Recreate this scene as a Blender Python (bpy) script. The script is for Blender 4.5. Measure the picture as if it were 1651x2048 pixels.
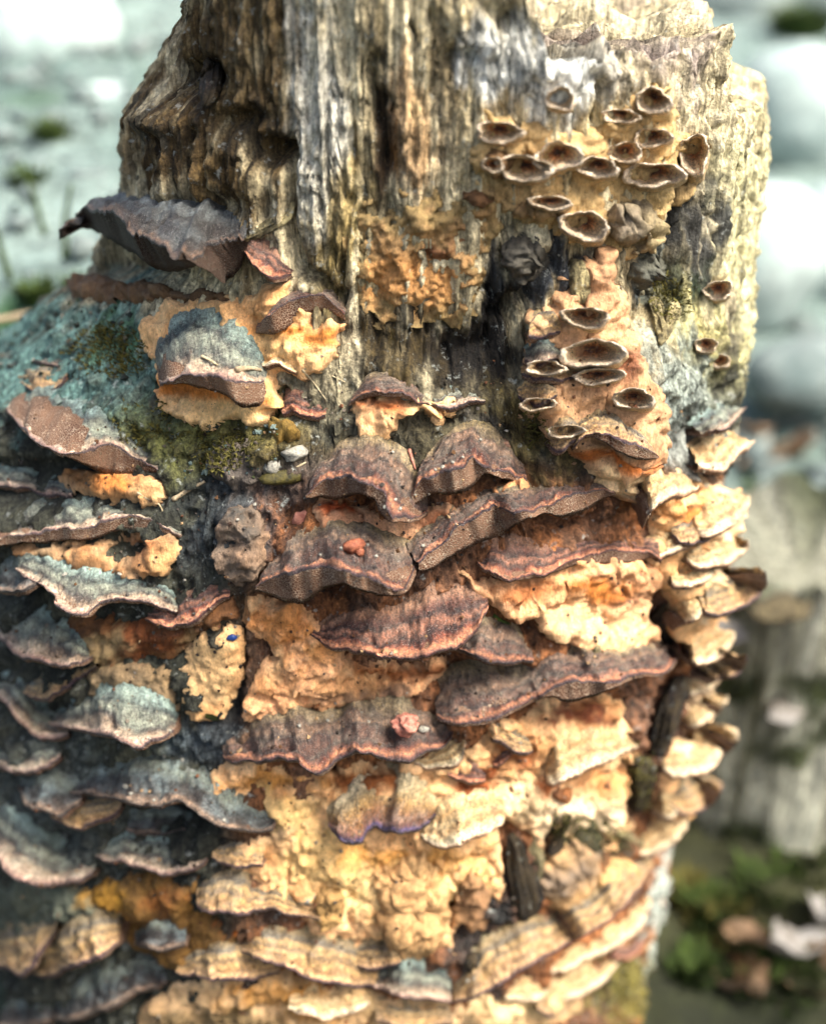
import bpy, math, random
import numpy as np
from mathutils import Vector
from mathutils.bvhtree import BVHTree

# ------------------------------------------------------------------ scene, camera, light
for o in list(bpy.data.objects): bpy.data.objects.remove(o)
SC = bpy.context.scene
COL = SC.collection
rng = np.random.default_rng(7); random.seed(7)

PITCH = math.radians(32.0); VFOV = math.radians(45.0)
AIM = np.array([0.0, -0.08, 0.20]); DIST = 0.32
CAM = AIM + DIST*np.array([0, -math.cos(PITCH), math.sin(PITCH)])
FWD = np.array([0, math.cos(PITCH), -math.sin(PITCH)])
UPV = np.array([0, math.sin(PITCH), math.cos(PITCH)])
RGT = np.array([1.0, 0, 0])
FPX = 1024/math.tan(VFOV/2)

cd = bpy.data.cameras.new('camera'); cam = bpy.data.objects.new('camera', cd); COL.objects.link(cam)
cam.location = CAM; cam.rotation_euler = (math.pi/2-PITCH, 0, 0)
cd.sensor_fit = 'VERTICAL'; cd.sensor_height = 24; cd.lens = 12/math.tan(VFOV/2)
cd.clip_start = 0.005; cd.clip_end = 100
cd.dof.use_dof = True; cd.dof.focus_distance = 0.312; cd.dof.aperture_fstop = 4.2
SC.camera = cam

SUN_AZ = math.radians(58)     # from +x towards -y is negative; see vector below
SUN_EL = math.radians(56)
w = bpy.data.worlds.new('World'); SC.world = w; w.use_nodes = True
nt = w.node_tree; nt.nodes.clear()
sky = nt.nodes.new('ShaderNodeTexSky'); sky.sky_type = 'NISHITA'; sky.sun_disc = False
sdir = Vector((math.cos(SUN_EL)*math.sin(SUN_AZ), -math.cos(SUN_EL)*math.cos(SUN_AZ)*0.75, math.sin(SUN_EL))).normalized()
sky.sun_elevation = math.asin(sdir.z); sky.sun_rotation = math.atan2(sdir.x, sdir.y)
sky.dust_density = 6.0; sky.air_density = 1.0; sky.ozone_density = 0.6
bg = nt.nodes.new('ShaderNodeBackground'); bg.inputs[1].default_value = 0.055
wo = nt.nodes.new('ShaderNodeOutputWorld')
nt.links.new(sky.outputs[0], bg.inputs[0]); nt.links.new(bg.outputs[0], wo.inputs[0])
sl = bpy.data.lights.new('sun', 'SUN'); sl.energy = 1.5; sl.angle = math.radians(25); sl.color = (1, .965, .90)
so = bpy.data.objects.new('sun', sl); COL.objects.link(so); so.location = (1, -1, 2)
so.rotation_euler = sdir.to_track_quat('Z', 'Y').to_euler()
vs = SC.view_settings; vs.view_transform = 'Standard'; vs.look = 'None'; vs.gamma = 1; vs.use_curve_mapping = False
vs.exposure = 2.78

# ------------------------------------------------------------------ numpy helpers
def _h(ix, iy, iz, seed):
    n = (ix.astype(np.int64)*73856093) ^ (iy.astype(np.int64)*19349663) ^ (iz.astype(np.int64)*83492791) ^ (seed*2654435761)
    n = (n ^ (n >> 13)) * 1274126177 & 0x7fffffff
    n = (n ^ (n >> 16)) * 668265263 & 0x7fffffff
    return ((n >> 8) & 0xffff)/65535.0*2-1
def vn(P, s, seed=0):
    """smooth value noise in -1..1; s = frequency (scalar or 3)"""
    Q = P*np.asarray(s)+31.7; f = np.floor(Q); t = Q-f; t = t*t*t*(t*(t*6-15)+10); i = f.astype(np.int64)
    r = 0
    for a in (0, 1):
        for b in (0, 1):
            for c in (0, 1):
                wgt = (t[:, 0] if a else 1-t[:, 0])*(t[:, 1] if b else 1-t[:, 1])*(t[:, 2] if c else 1-t[:, 2])
                r = r+wgt*_h(i[:, 0]+a, i[:, 1]+b, i[:, 2]+c, seed)
    return r
def fbm(P, s, octv=4, seed=0, gain=.5):
    s = np.asarray(s, float); r = 0; a = 1; tot = 0
    for k in range(octv):
        r = r+a*vn(P, s*2**k, seed+k*17); tot += a; a *= gain
    return r/tot*1.5
def sst(a, b, x):
    t = np.clip((x-a)/(b-a), 0, 1); return t*t*(3-2*t)
def lin(c):
    c = np.asarray(c, float)/255.0
    return np.where(c <= .04045, c/12.92, ((c+.055)/1.055)**2.4)**1.28
def project(P):
    d = P-CAM; dep = d@FWD
    return 825.5+FPX*(d@RGT)/dep, 1024-FPX*(d@UPV)/dep, dep
def ray(px, py):
    d = FWD+RGT*((px-825.5)/FPX)+UPV*((1024-py)/FPX)
    return d/np.linalg.norm(d)
def ss(pts, n, smooth=True):
    """resample a polyline to n points by arc length (rounded by Catmull-Rom)"""
    p = np.asarray(pts, float)
    if smooth and len(p) > 2:
        q = np.vstack([2*p[0]-p[1], p, 2*p[-1]-p[-2]]); out = []
        for i in range(len(p)-1):
            t = np.linspace(0, 1, 12, endpoint=False)[:, None]
            a, b, c, d = q[i], q[i+1], q[i+2], q[i+3]
            out.append(.5*((2*b)+(c-a)*t+(2*a-5*b+4*c-d)*t*t+(3*b-a-3*c+d)*t**3))
        p = np.vstack(out+[p[-1:]])
    L = np.r_[0, np.cumsum(np.linalg.norm(np.diff(p, axis=0), axis=1))]
    u = np.linspace(0, L[-1], n)
    return np.stack([np.interp(u, L, p[:, k]) for k in range(p.shape[1])], 1)
def smooth1(A, k=2):
    for _ in range(k):
        B = A.copy(); B[1:-1] = (A[:-2]+2*A[1:-1]+A[2:])/4; A = B
    return A

# ------------------------------------------------------------------ object helpers
def tag(o, label=None, cat=None, group=None, kind=None):
    if label: o['label'] = label
    if cat: o['category'] = cat
    if group: o['group'] = group
    if kind: o['kind'] = kind
    return o
def empty(name, loc, label, cat, group=None):
    o = bpy.data.objects.new(name, None); COL.objects.link(o); o.location = loc; o.empty_display_size = .01
    return tag(o, label, cat, group)
def mesh(name, V, F, mat, parent=None, origin=None, uv=None, col=None, nrm=None):
    V = np.asarray(V, float)
    if origin is None: origin = np.array(parent.location) if parent is not None and parent.type == 'EMPTY' else np.zeros(3)
    me = bpy.data.meshes.new(name)
    me.from_pydata((V-origin).tolist(), [], F if isinstance(F, list) else F.tolist())
    me.polygons.foreach_set('use_smooth', [True]*len(me.polygons))
    if uv is not None:
        li = np.empty(len(me.loops), np.int32); me.loops.foreach_get('vertex_index', li)
        me.uv_layers.new(name='UVMap').data.foreach_set('uv', np.asarray(uv, np.float32)[li].ravel())
    if col is not None:
        a = me.attributes.new('Col', 'FLOAT_COLOR', 'POINT')
        a.data.foreach_set('color', np.c_[col, np.ones(len(col))].astype(np.float32).ravel())
    me.materials.append(mat); me.update()
    if nrm is not None: me.normals_split_custom_set_from_vertices(nrm.tolist())
    o = bpy.data.objects.new(name, me); COL.objects.link(o)
    if parent is not None: o.parent = parent
    else: o.location = origin
    return o
def gridfaces(nr, nc, r0=0, r1=None, wrap=False):
    r1 = nr-1 if r1 is None else r1
    r = np.arange(r0, r1)[:, None]; c = np.arange(nc if wrap else nc-1)[None, :]
    a = r*nc+c; b = r*nc+(c+1) % nc
    return np.stack([a, b, b+nc, a+nc], -1).reshape(-1, 4)
def gridnormals(G):
    du = np.gradient(G, axis=1); dv = np.gradient(G, axis=0)
    n = np.cross(du, dv); L = np.linalg.norm(n, axis=2, keepdims=True); L[L < 1e-12] = 1
    return n/L

# ------------------------------------------------------------------ materials
class NB:
    def __init__(s, name):
        s.m = bpy.data.materials.new(name); s.m.use_nodes = True; s.t = s.m.node_tree
        s.b = s.t.nodes['Principled BSDF']; s.b.inputs['Roughness'].default_value = .8
        s.b.inputs['Specular IOR Level'].default_value = .3
    def n(s, typ, **kw):
        x = s.t.nodes.new('ShaderNode'+typ)
        for k, v in kw.items(): setattr(x, k, v)
        return x
    def l(s, a, b): s.t.links.new(a, b)
    def val(s, sock, v):
        if hasattr(v, 'is_output'): s.l(v, sock)
        else: sock.default_value = v
    def noise(s, vec, scale, detail=4, rough=.6, dist=0):
        x = s.n('TexNoise'); s.l(vec, x.inputs['Vector']); x.inputs['Scale'].default_value = scale
        x.inputs['Detail'].default_value = detail; x.inputs['Roughness'].default_value = rough; x.inputs['Distortion'].default_value = dist
        return x.outputs['Fac']
    def mapping(s, vec, sc):
        x = s.n('Mapping'); s.l(vec, x.inputs[0]); x.inputs['Scale'].default_value = sc; return x.outputs[0]
    def math(s, op, a, b=0., clamp=False):
        x = s.n('Math', operation=op, use_clamp=clamp); s.val(x.inputs[0], a); s.val(x.inputs[1], b); return x.outputs[0]
    def rng(s, v, a, b, c=0., d=1.):
        x = s.n('MapRange'); s.l(v, x.inputs[0])
        for i, q in enumerate((a, b, c, d)): x.inputs[i+1].default_value = q
        return x.outputs[0]
    def mix(s, f, a, b, mode='MIX'):
        x = s.n('MixRGB', blend_type=mode)
        for i, q in enumerate((f, a, b)):
            if hasattr(q, 'is_output'): s.l(q, x.inputs[i])
            else: x.inputs[i].default_value = q if i == 0 else (*lin(q), 1)
        return x.outputs[0]
    def grey(s, v):
        x = s.n('CombineColor')
        for i in range(3): s.l(v, x.inputs[i])
        return x.outputs[0]
    def mul(s, col, v): return s.mix(1., col, s.grey(v), 'MULTIPLY')
    def ramp(s, v, stops, interp='LINEAR'):
        x = s.n('ValToRGB'); s.l(v, x.inputs[0]); e = x.color_ramp.elements; x.color_ramp.interpolation = interp
        while len(e) > 1: e.remove(e[-1])
        for i, (p, c) in enumerate(stops):
            el = e[0] if i == 0 else e.new(p)
            el.position = p; el.color = (*lin(c), 1)
        return x.outputs[0]
    def bump(s, h, strength, dist, prev=None):
        x = s.n('Bump'); s.l(h, x.inputs['Height']); x.inputs['Strength'].default_value = strength; x.inputs['Distance'].default_value = dist
        if prev is not None: s.l(prev, x.inputs['Normal'])
        return x.outputs[0]
    def out(s, col, nrm=None, rough=None):
        s.val(s.b.inputs['Base Color'], col)
        if nrm is not None: s.l(nrm, s.b.inputs['Normal'])
        if rough is not None: s.val(s.b.inputs['Roughness'], rough)
        return s.m
    def objco(s):
        """the place of the point in the scene, so that neighbours differ"""
        return s.n('NewGeometry').outputs['Position']

def m_wood():
    s = NB('weathered_wood'); co = s.objco(); c = s.n('Attribute', attribute_name='Col').outputs['Color']
    st = s.mapping(co, (1, 1, .09))
    f1 = s.noise(st, 900, 5, .65); f2 = s.noise(st, 260, 4, .6, .4); sp = s.noise(co, 700, 4, .7)
    k = s.math('MULTIPLY', s.rng(f1, .33, .67, .35, 1.5), s.rng(f2, .33, .70, .45, 1.4))
    k = s.math('MULTIPLY', k, s.rng(sp, .33, .66, .55, 1.4))
    c2 = s.mul(c, k)
    lich = s.rng(s.noise(co, 320, 5, .7), .60, .68); c2 = s.mix(s.math('MULTIPLY', lich, .45), c2, (200, 204, 196))
    n = s.bump(f1, .8, .0014); n = s.bump(sp, .8, .0012, n)
    return s.out(c2, n, .85)
def m_crust():
    s = NB('crust_skin'); co = s.objco(); c = s.n('Attribute', attribute_name='Col').outputs['Color']
    g = s.noise(s.mapping(co, (1, 1, .32)), 1700, 4, .7); g2 = s.noise(s.mapping(co, (1, 1, .6)), 420, 5, .65); fine = s.noise(co, 3600, 2, .6)
    k = s.math('MULTIPLY', s.rng(g, .33, .67, .72, 1.25), s.rng(g2, .33, .67, .66, 1.28))
    c2 = s.mul(c, k)
    sp = s.rng(s.noise(co, 1500, 2, .5), .66, .70); big = s.rng(s.noise(co, 110, 3, .6), .42, .6)
    c2 = s.mix(s.math('MULTIPLY', s.math('MULTIPLY', sp, big), .55), c2, (52, 36, 28))
    gp = s.rng(s.noise(co, 240, 6, .75), .60, .67); c2 = s.mix(s.math('MULTIPLY', gp, .35), c2, (112, 98, 88))
    n = s.bump(g2, .6, .0016); n = s.bump(g, .8, .0008, n); n = s.bump(fine, .5, .0005, n)
    return s.out(c2, n, .75)
def m_cap(name, stops, dust=.5, dustcol=(150, 150, 150), fib=.5, warp=.22):
    s = NB('cap_'+name); co = s.objco(); uv = s.n('UVMap').outputs[0]
    sx = s.n('SeparateXYZ'); s.l(uv, sx.inputs[0])
    v = s.math('ADD', sx.outputs[1], s.math('MULTIPLY', s.math('SUBTRACT', s.noise(co, 95, 3, .55), .5), warp*2))
    v = s.math('ADD', v, s.math('MULTIPLY', s.math('SUBTRACT', s.noise(co, 700, 3, .6), .5), .14))
    # the margin keeps its line: blend the warp out near v = 1
    e = s.rng(sx.outputs[1], .78, .97); mx = s.n('Mix'); s.l(e, mx.inputs[0]); s.l(v, mx.inputs[2]); s.l(sx.outputs[1], mx.inputs[3]); v = mx.outputs[0]
    c = s.ramp(v, stops)
    fu = s.mapping(uv, (1500, 5, 1)); f = s.noise(fu, 1, 3, .6)
    gr = s.noise(co, 1500, 4, .75); gg = s.noise(co, 4200, 2, .6)
    k = s.math('MULTIPLY', s.rng(f, .3, .7, 1-fib, 1+fib*.75), s.rng(gr, .36, .64, .36, 1.75))
    k = s.math('MULTIPLY', k, s.rng(s.noise(co, 300, 5, .7), .33, .67, .6, 1.4))
    c = s.mul(c, k)
    nz = s.n('SeparateXYZ'); s.l(s.n('NewGeometry').outputs['Normal'], nz.inputs[0])
    d = s.math('MULTIPLY', s.rng(s.noise(co, 150, 6, .72), .44, .64), s.rng(nz.outputs[2], .1, .7))
    d = s.math('MULTIPLY', d, s.rng(sx.outputs[1], .98, .80)); d = s.math('MULTIPLY', d, s.rng(gr, .38, .58, .3, 1.))
    c = s.mix(s.math('MULTIPLY', d, dust), c, dustcol)
    gl = s.rng(gg, .62, .68); c = s.mix(s.math('MULTIPLY', gl, .6), c, (214, 208, 198))  # whitish crystal grains, their glints painted into the cap colour
    n = s.bump(f, .7, .0011); n = s.bump(gr, .9, .0013, n); n = s.bump(gg, .6, .0006, n)
    s.b.inputs['Sheen Weight'].default_value = .05; s.b.inputs['Sheen Roughness'].default_value = .4
    s.b.inputs['Specular IOR Level'].default_value = .5
    return s.out(c, n, .48)
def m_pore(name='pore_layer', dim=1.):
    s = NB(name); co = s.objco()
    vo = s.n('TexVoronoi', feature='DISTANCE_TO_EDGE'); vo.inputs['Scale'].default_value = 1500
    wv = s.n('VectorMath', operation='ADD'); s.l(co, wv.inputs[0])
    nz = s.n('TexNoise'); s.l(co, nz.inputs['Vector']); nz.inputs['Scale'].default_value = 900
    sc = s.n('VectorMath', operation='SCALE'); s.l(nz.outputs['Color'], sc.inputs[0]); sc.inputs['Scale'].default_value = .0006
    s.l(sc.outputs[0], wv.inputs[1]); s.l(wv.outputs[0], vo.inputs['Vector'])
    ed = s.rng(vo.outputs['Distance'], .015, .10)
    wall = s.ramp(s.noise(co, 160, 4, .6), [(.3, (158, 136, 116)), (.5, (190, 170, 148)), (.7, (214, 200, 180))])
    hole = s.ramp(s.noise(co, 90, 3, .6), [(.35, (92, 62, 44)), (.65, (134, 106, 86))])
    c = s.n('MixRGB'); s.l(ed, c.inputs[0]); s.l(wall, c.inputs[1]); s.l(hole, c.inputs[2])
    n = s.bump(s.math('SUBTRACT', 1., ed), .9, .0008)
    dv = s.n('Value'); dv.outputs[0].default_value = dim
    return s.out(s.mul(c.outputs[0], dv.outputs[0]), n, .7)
def m_simple(name, c0, c1, scale=300, rough=.8, bump=.001, detail=5, spread=.16):
    s = NB(name); co = s.objco(); f = s.noise(co, scale, detail, .65); g = s.noise(co, scale*5, 3, .7)
    c = s.ramp(f, [(.5-spread, c0), (.5+spread, c1)]); c = s.mul(c, s.rng(g, .3, .7, .7, 1.25))
    n = s.bump(f, .6, bump); n = s.bump(g, .5, bump*.4, n)
    return s.out(c, n, rough)
def m_ground():
    s = NB('soil_and_grit'); co = s.objco(); c = s.n('Attribute', attribute_name='Col').outputs['Color']
    f = s.noise(co, 60, 6, .7); g = s.noise(co, 260, 5, .75)
    k = s.math('MULTIPLY', s.rng(f, .3, .7, .55, 1.4), s.rng(g, .3, .7, .55, 1.4))
    n = s.bump(f, .8, .01); n = s.bump(g, .8, .004, n)
    return s.out(s.mul(c, k), n, .95)

M = {}
M['wood'] = m_wood(); M['crust'] = m_crust(); M['pore'] = m_pore(); M['darkpore'] = m_pore('dark_pore_layer', .22); M['ground'] = m_ground()  # darkpore: the pore colours multiplied darker
M['choc'] = m_cap('chocolate', [(0, (132, 118, 80)), (.18, (156, 138, 106)), (.34, (98, 76, 60)), (.46, (142, 114, 92)), (.56, (72, 52, 44)), (.66, (112, 80, 64)), (.76, (58, 36, 31)), (.85, (126, 74, 52)), (.92, (182, 132, 98)), (.965, (122, 80, 68)), (1, (64, 42, 48))], .35, (182, 174, 156), .55, .3)
M['rust'] = m_cap('rust', [(0, (150, 120, 96)), (.25, (170, 132, 106)), (.42, (116, 74, 60)), (.52, (70, 44, 40)), (.60, (164, 118, 94)), (.72, (70, 42, 38)), (.80, (136, 78, 54)), (.90, (206, 148, 112)), (.96, (196, 144, 114)), (1, (96, 56, 54))], .25, (190, 170, 152))
M['grey'] = m_cap('grey', [(0, (104, 120, 108)), (.2, (150, 168, 160)), (.38, (66, 76, 76)), (.52, (150, 152, 136)), (.66, (86, 80, 76)), (.78, (168, 148, 126)), (.90, (204, 182, 160)), (.96, (168, 138, 124)), (1, (92, 74, 74))], .55, (178, 188, 170))
M['dark'] = m_cap('dark', [(0, (78, 84, 72)), (.3, (132, 138, 124)), (.55, (46, 44, 42)), (.8, (84, 72, 64)), (.93, (156, 132, 110)), (1, (70, 58, 54))], .6, (164, 180, 180))
M['tan'] = m_cap('tan', [(0, (140, 132, 100)), (.2, (168, 146, 104)), (.36, (112, 102, 88)), (.48, (206, 176, 124)), (.6, (146, 120, 88)), (.7, (208, 174, 120)), (.82, (168, 132, 90)), (.92, (214, 182, 136)), (.97, (132, 98, 90)), (1, (84, 62, 72))], .45, (170, 170, 160))
M['cream'] = m_cap('cream', [(0, (196, 160, 114)), (.25, (226, 202, 156)), (.42, (196, 160, 108)), (.56, (216, 192, 148)), (.7, (190, 156, 108)), (.82, (222, 202, 162)), (.95, (228, 214, 184)), (1, (190, 156, 126))], .15, (196, 192, 182), .3)
M['violet'] = m_cap('violet', [(0, (216, 200, 164)), (.3, (198, 180, 142)), (.55, (172, 140, 88)), (.74, (146, 106, 64)), (.86, (124, 84, 64)), (.92, (112, 78, 80)), (.96, (82, 70, 112)), (1, (74, 52, 66))], .3, (200, 198, 190))
M['cup'] = m_cap('cup', [(0, (214, 192, 148)), (.2, (206, 180, 138)), (.40, (202, 178, 146)), (.48, (238, 224, 202)), (.53, (222, 200, 172)), (.60, (246, 228, 196)), (.78, (240, 208, 162)), (.90, (206, 146, 92)), (.965, (130, 80, 48)), (1, (64, 38, 26))], .3, (200, 200, 194), .3, .03)  # last stops: brown pigment plus the hollow's shade, painted into the floor
M['stone'] = m_simple('pale_stone', (146, 160, 156), (178, 187, 182), 14, .95, .004)
M['stone2'] = m_simple('grey_stone', (96, 108, 106), (132, 140, 136), 18, .8, .004)
M['redpebble'] = m_simple('red_pebble', (140, 92, 80), (184, 138, 120), 500, .7, .0006)
M['grit'] = m_simple('white_grit', (118, 116, 108), (172, 168, 156), 1600, .6, .0004)
M['bluegrit'] = m_simple('blue_grit', (34, 56, 104), (50, 78, 130), 700, .35, .0003)
M['twig'] = m_simple('pale_twig', (128, 112, 90), (184, 170, 144), 800, .8, .0004)
M['moss'] = m_simple('moss', (40, 58, 24), (84, 100, 40), 400, .9, .0004)
M['leaf'] = m_simple('dry_leaf', (128, 100, 74), (178, 156, 132), 90, .8, .001)
M['paleleaf'] = m_simple('pale_dry_leaf', (110, 104, 96), (150, 148, 144), 90, .8, .001)
M['greenleaf'] = m_simple('green_leaf', (44, 52, 26), (78, 84, 40), 200, .5, .0006)
M['bark'] = m_simple('dark_bark', (46, 40, 30), (120, 110, 84), 420, .9, .002)
M['pod'] = m_simple('mossy_pod', (52, 50, 26), (96, 88, 40), 500, .7, .0006)
M['chip'] = m_simple('red_chip', (110, 60, 44), (164, 112, 86), 700, .7, .0005)
M['fibre'] = m_simple('pale_fibre', (150, 138, 112), (190, 178, 150), 700, .7, .0002)

M['moss2'] = m_simple('olive_moss', (70, 68, 34), (122, 116, 62), 500, .9, .0003)
M['umber'] = m_cap('umber', [(0, (90, 92, 88)), (.25, (120, 124, 122)), (.45, (62, 58, 54)), (.7, (48, 40, 36)), (.88, (70, 56, 46)), (.95, (118, 94, 74)), (1, (44, 34, 32))], .45, (150, 160, 160))

# ------------------------------------------------------------------ ground
def terrain(x, y):
    bank = sst(.05, -.11, x)*sst(-.10, .03, y)
    far = sst(.5, 2.2, y)*.05
    return -.13+.295*bank+far*(1-bank)+.02*bank*sst(.1, .8, y)
gx = np.concatenate([-np.geomspace(30, .3, 22), np.linspace(-.28, .6, 150), np.geomspace(.62, 30, 26)])
gy = np.concatenate([-np.geomspace(30, .3, 10), np.linspace(-.25, 1.2, 200), np.geomspace(1.22, 60, 36)])
X, Y = np.meshgrid(gx, gy); GP = np.c_[X.ravel(), Y.ravel(), np.zeros(X.size)]
GP[:, 2] = terrain(GP[:, 0], GP[:, 1])
near = (np.abs(GP[:, 0]) < 2) & (np.abs(GP[:, 1]) < 4)
gz = fbm(GP, 14, 5, 3)*.010+fbm(GP, 70, 3, 9)*.004
GP[:, 2] += np.where(near, gz, 0)
bankm = sst(.0, -.12, GP[:, 0])*sst(-.1, .05, GP[:, 1])
gn = fbm(GP, 9, 4, 5)*.5+.5; gm = fbm(GP, 16, 4, 8)*.5+.5
gc = lin((84, 84, 56))*(1-gn[:, None])+lin((36, 46, 24))*gn[:, None]
pale = lin((150, 164, 158))*(1-gn[:, None])+lin((112, 130, 124))*gn[:, None]
mossg = sst(.62, .8, gm)[:, None]*sst(.7, .2, GP[:, 1])[:, None]
pale = pale*(1-mossg)+lin((70, 104, 66))*mossg
farp = np.maximum(bankm, sst(.28, .6, GP[:, 1]))[:, None]
gc = gc*(1-farp)+pale*farp
g = mesh('ground', GP, gridfaces(len(gy), len(gx)), M['ground'], col=gc); tag(g, kind='structure')

# ------------------------------------------------------------------ stump: radius table R(theta, z), theta 0 faces the camera
TH = np.radians([-180, -120, -90, -60, -30, 0, 30, 60, 90, 120, 180])
ZK = np.array([-.16, 0, .05, .1, .15, .18, .20, .22, .25, .28, .31, .36])
RT = np.array([
 [.120, .165, .170, .165, .150, .122, .104, .103, .100, .098, .110],
 [.120, .165, .170, .165, .148, .121, .104, .103, .101, .098, .110],
 [.115, .160, .168, .162, .143, .118, .105, .103, .101, .098, .105],
 [.110, .150, .160, .154, .136, .114, .106, .104, .102, .098, .100],
 [.105, .135, .148, .142, .125, .109, .106, .104, .102, .098, .095],
 [.100, .130, .152, .146, .122, .108, .105, .104, .102, .096, .090],
 [.095, .115, .136, .132, .114, .105, .103, .103, .102, .094, .090],
 [.090, .098, .114, .112, .102, .097, .099, .102, .102, .092, .090],
 [.085, .080, .088, .088, .087, .087, .092, .099, .103, .090, .090],
 [.080, .074, .080, .083, .084, .086, .090, .096, .102, .088, .090],
 [.078, .056, .056, .066, .081, .085, .089, .091, .089, .082, .090],
 [.076, .048, .047, .059, .079, .085, .088, .089, .087, .080, .090]])
def cr_interp(xk, Fk, x):
    """Catmull-Rom along axis 0 on an uneven table"""
    i = np.clip(np.searchsorted(xk, x)-1, 0, len(xk)-2); t = ((x-xk[i])/(xk[i+1]-xk[i]))[:, None]
    p = lambda k: Fk[np.clip(k, 0, len(xk)-1)]
    a, b, c, d = p(i-1), p(i), p(i+1), p(i+2)
    return .5*((2*b)+(c-a)*t+(2*a-5*b+4*c-d)*t*t+(3*b-a-3*c+d)*t**3)
AX = np.array([0, .02])
def seg_dist(px, py, poly):
    d = np.full(px.shape, 1e9); p = np.asarray(poly, float)
    for a, b in zip(p[:-1], p[1:]):
        ab = b-a; t = np.clip(((px-a[0])*ab[0]+(py-a[1])*ab[1])/(ab@ab+1e-9), 0, 1)
        d = np.minimum(d, np.hypot(px-a[0]-t*ab[0], py-a[1]-t*ab[1]))
    return d
# cracks (line, half width px, depth m) and dents / swellings (x, y, rx, ry, depth)
CRACKS = [([(1400, 330), (1385, 400), (1370, 480), (1345, 560), (1310, 640)], 22, .012), ([(1195, 170), (1200, 245)], 9, .006),
 ([(745, 130), (750, 230), (765, 330)], 14, .005), ([(590, 330), (585, 450), (610, 540), (690, 600)], 12, .006),
 ([(470, 250), (500, 300), (570, 310)], 18, .005), ([(560, 800), (548, 850)], 12, .006), ([(1000, 640), (1060, 570), (1090, 520)], 20, .006),
 ([(480, 1210), (485, 1330), (470, 1430)], 10, .005), ([(420, 1150), (430, 1050)], 9, .004), ([(910, 1780), (905, 1880)], 16, .007),
 ([(1310, 1180), (1330, 1290)], 18, .008), ([(1250, 1520), (1280, 1640), (1220, 1700)], 20, .007), ([(1490, 400), (1480, 520)], 6, .003),
 ([(640, 40), (620, 200), (630, 330)], 8, .003), ([(690, 250), (700, 420), (690, 560)], 7, .003), ([(1440, 170), (1435, 260)], 10, .004)]
DENTS = [(395, 160, 45, 35, .009), (330, 240, 50, 25, -.006), (560, 310, 35, 22, .009), (480, 245, 40, 20, .004), (430, 420, 60, 25, .006),
 (930, 720, 110, 60, .006), (800, 735, 60, 40, -.004), (1065, 545, 60, 50, -.004), (880, 845, 40, 18, .006), (255, 1100, 34, 20, .012),
 (60, 960, 120, 40, .014), (330, 1645, 90, 26, .012), (120, 1690, 60, 30, .008), (260, 1885, 60, 40, .010), (20, 1165, 70, 30, .010), (60, 1420, 60, 30, .008), (700, 1012, 80, 18, .007), (930, 1075, 80, 18, .008), (1130, 1050, 90, 18, .007), (620, 1205, 80, 18, .006), (920, 1345, 120, 20, .007), (240, 540, 130, 30, .012), (1150, 1400, 90, 16, .007), (700, 1545, 160, 18, .005), (1080, 130, 110, 70, -.003), (560, 880, 40, 25, -.004), (480, 1080, 50, 70, -.003)]
nf, nb = 560, 60
th = np.concatenate([np.linspace(-105, 112, nf), np.linspace(112, 255, nb+2)[1:-1]])
th = np.radians(th); thw = (th+np.pi) % (2*np.pi)-np.pi
NZ = 500
tv = np.linspace(0, 1, NZ)
ztop = .352-.044*sst(np.radians(10), np.radians(20), thw)*sst(np.radians(178), np.radians(150), thw)
ztop = ztop+.004*vn(np.c_[thw*30, thw*0, thw*0], 1, 4)+.003*vn(np.c_[thw*90, thw*0, thw*0], 1, 5)
Zg = -.15+(ztop[None, :]+.15)*tv[:, None]
zf = Zg.ravel(); tf = np.broadcast_to(thw, Zg.shape).ravel()
rz = cr_interp(ZK, RT, np.clip(zf, -.16, .36))
i = np.clip(np.searchsorted(TH, tf)-1, 0, len(TH)-2); t = (tf-TH[i])/(TH[i+1]-TH[i]); t = t*t*(3-2*t)*.5+t*.5
ar = np.arange(len(tf)); Rr = rz[ar, i]*(1-t)+rz[ar, i+1]*t
# right hand slab ends lower than the rest, with a ragged step
stepz = .283+.004*vn(np.c_[tf*60, tf*0, tf*0], 1, 11)+.003*vn(np.c_[tf*200, tf*0, tf*0], 1, 12)
Rr = Rr-.010*sst(0, .004, zf-stepz)*sst(np.radians(58), np.radians(64), tf)
def place(R): return np.c_[R*np.sin(tf)+AX[0], -R*np.cos(tf)+AX[1], zf]
P0 = place(Rr); px, py, _ = project(P0)
front = np.abs(tf) < np.radians(112)
wx = px+14*fbm(P0, 90, 3, 21); wy = py+14*fbm(P0, 90, 3, 22)
dR = np.zeros(len(tf))
for line, wd, dp in CRACKS: dR -= dp*np.exp(-(seg_dist(wx, wy, line)/wd)**2)*front
for x, y, rx, ry, dp in DENTS: dR -= dp*np.exp(-(((wx-x)/rx)**2+((wy-y)/ry)**2))*front
upper = sst(.215, .25, zf)                        # fibrous bare wood above, lumpy bark and crust below
gp = np.c_[tf*.1, zf*.07, Rr*0]
dW = fbm(gp, 420, 4, 31, .65)*.0024+fbm(gp, 90, 3, 33)*.003
dW = dW-.0035*np.clip(1-np.abs(vn(gp+.004*fbm(P0, 60, 3, 30)[:, None], 260, 29))*7, 0, 1)**1.5*sst(-.1, .3, fbm(P0, 50, 3, 28))
dL = fbm(P0, 75, 5, 35)*.005+fbm(P0, 420, 3, 36, .6)*.0016+np.abs(fbm(P0, 190, 3, 39))*.002
lump_top = sst(.29, .31, zf)*sst(np.radians(-5), np.radians(15), tf)
dW = dW*(1-.6*lump_top)+fbm(P0, 130, 5, 38)*.0035*lump_top+fbm(P0, 300, 4, 77, .65)*.0014
RrC = Rr+dR*.8
PC = place(RrC)
P = place(Rr+dR+dW*upper+dL*(1-upper))
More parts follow.
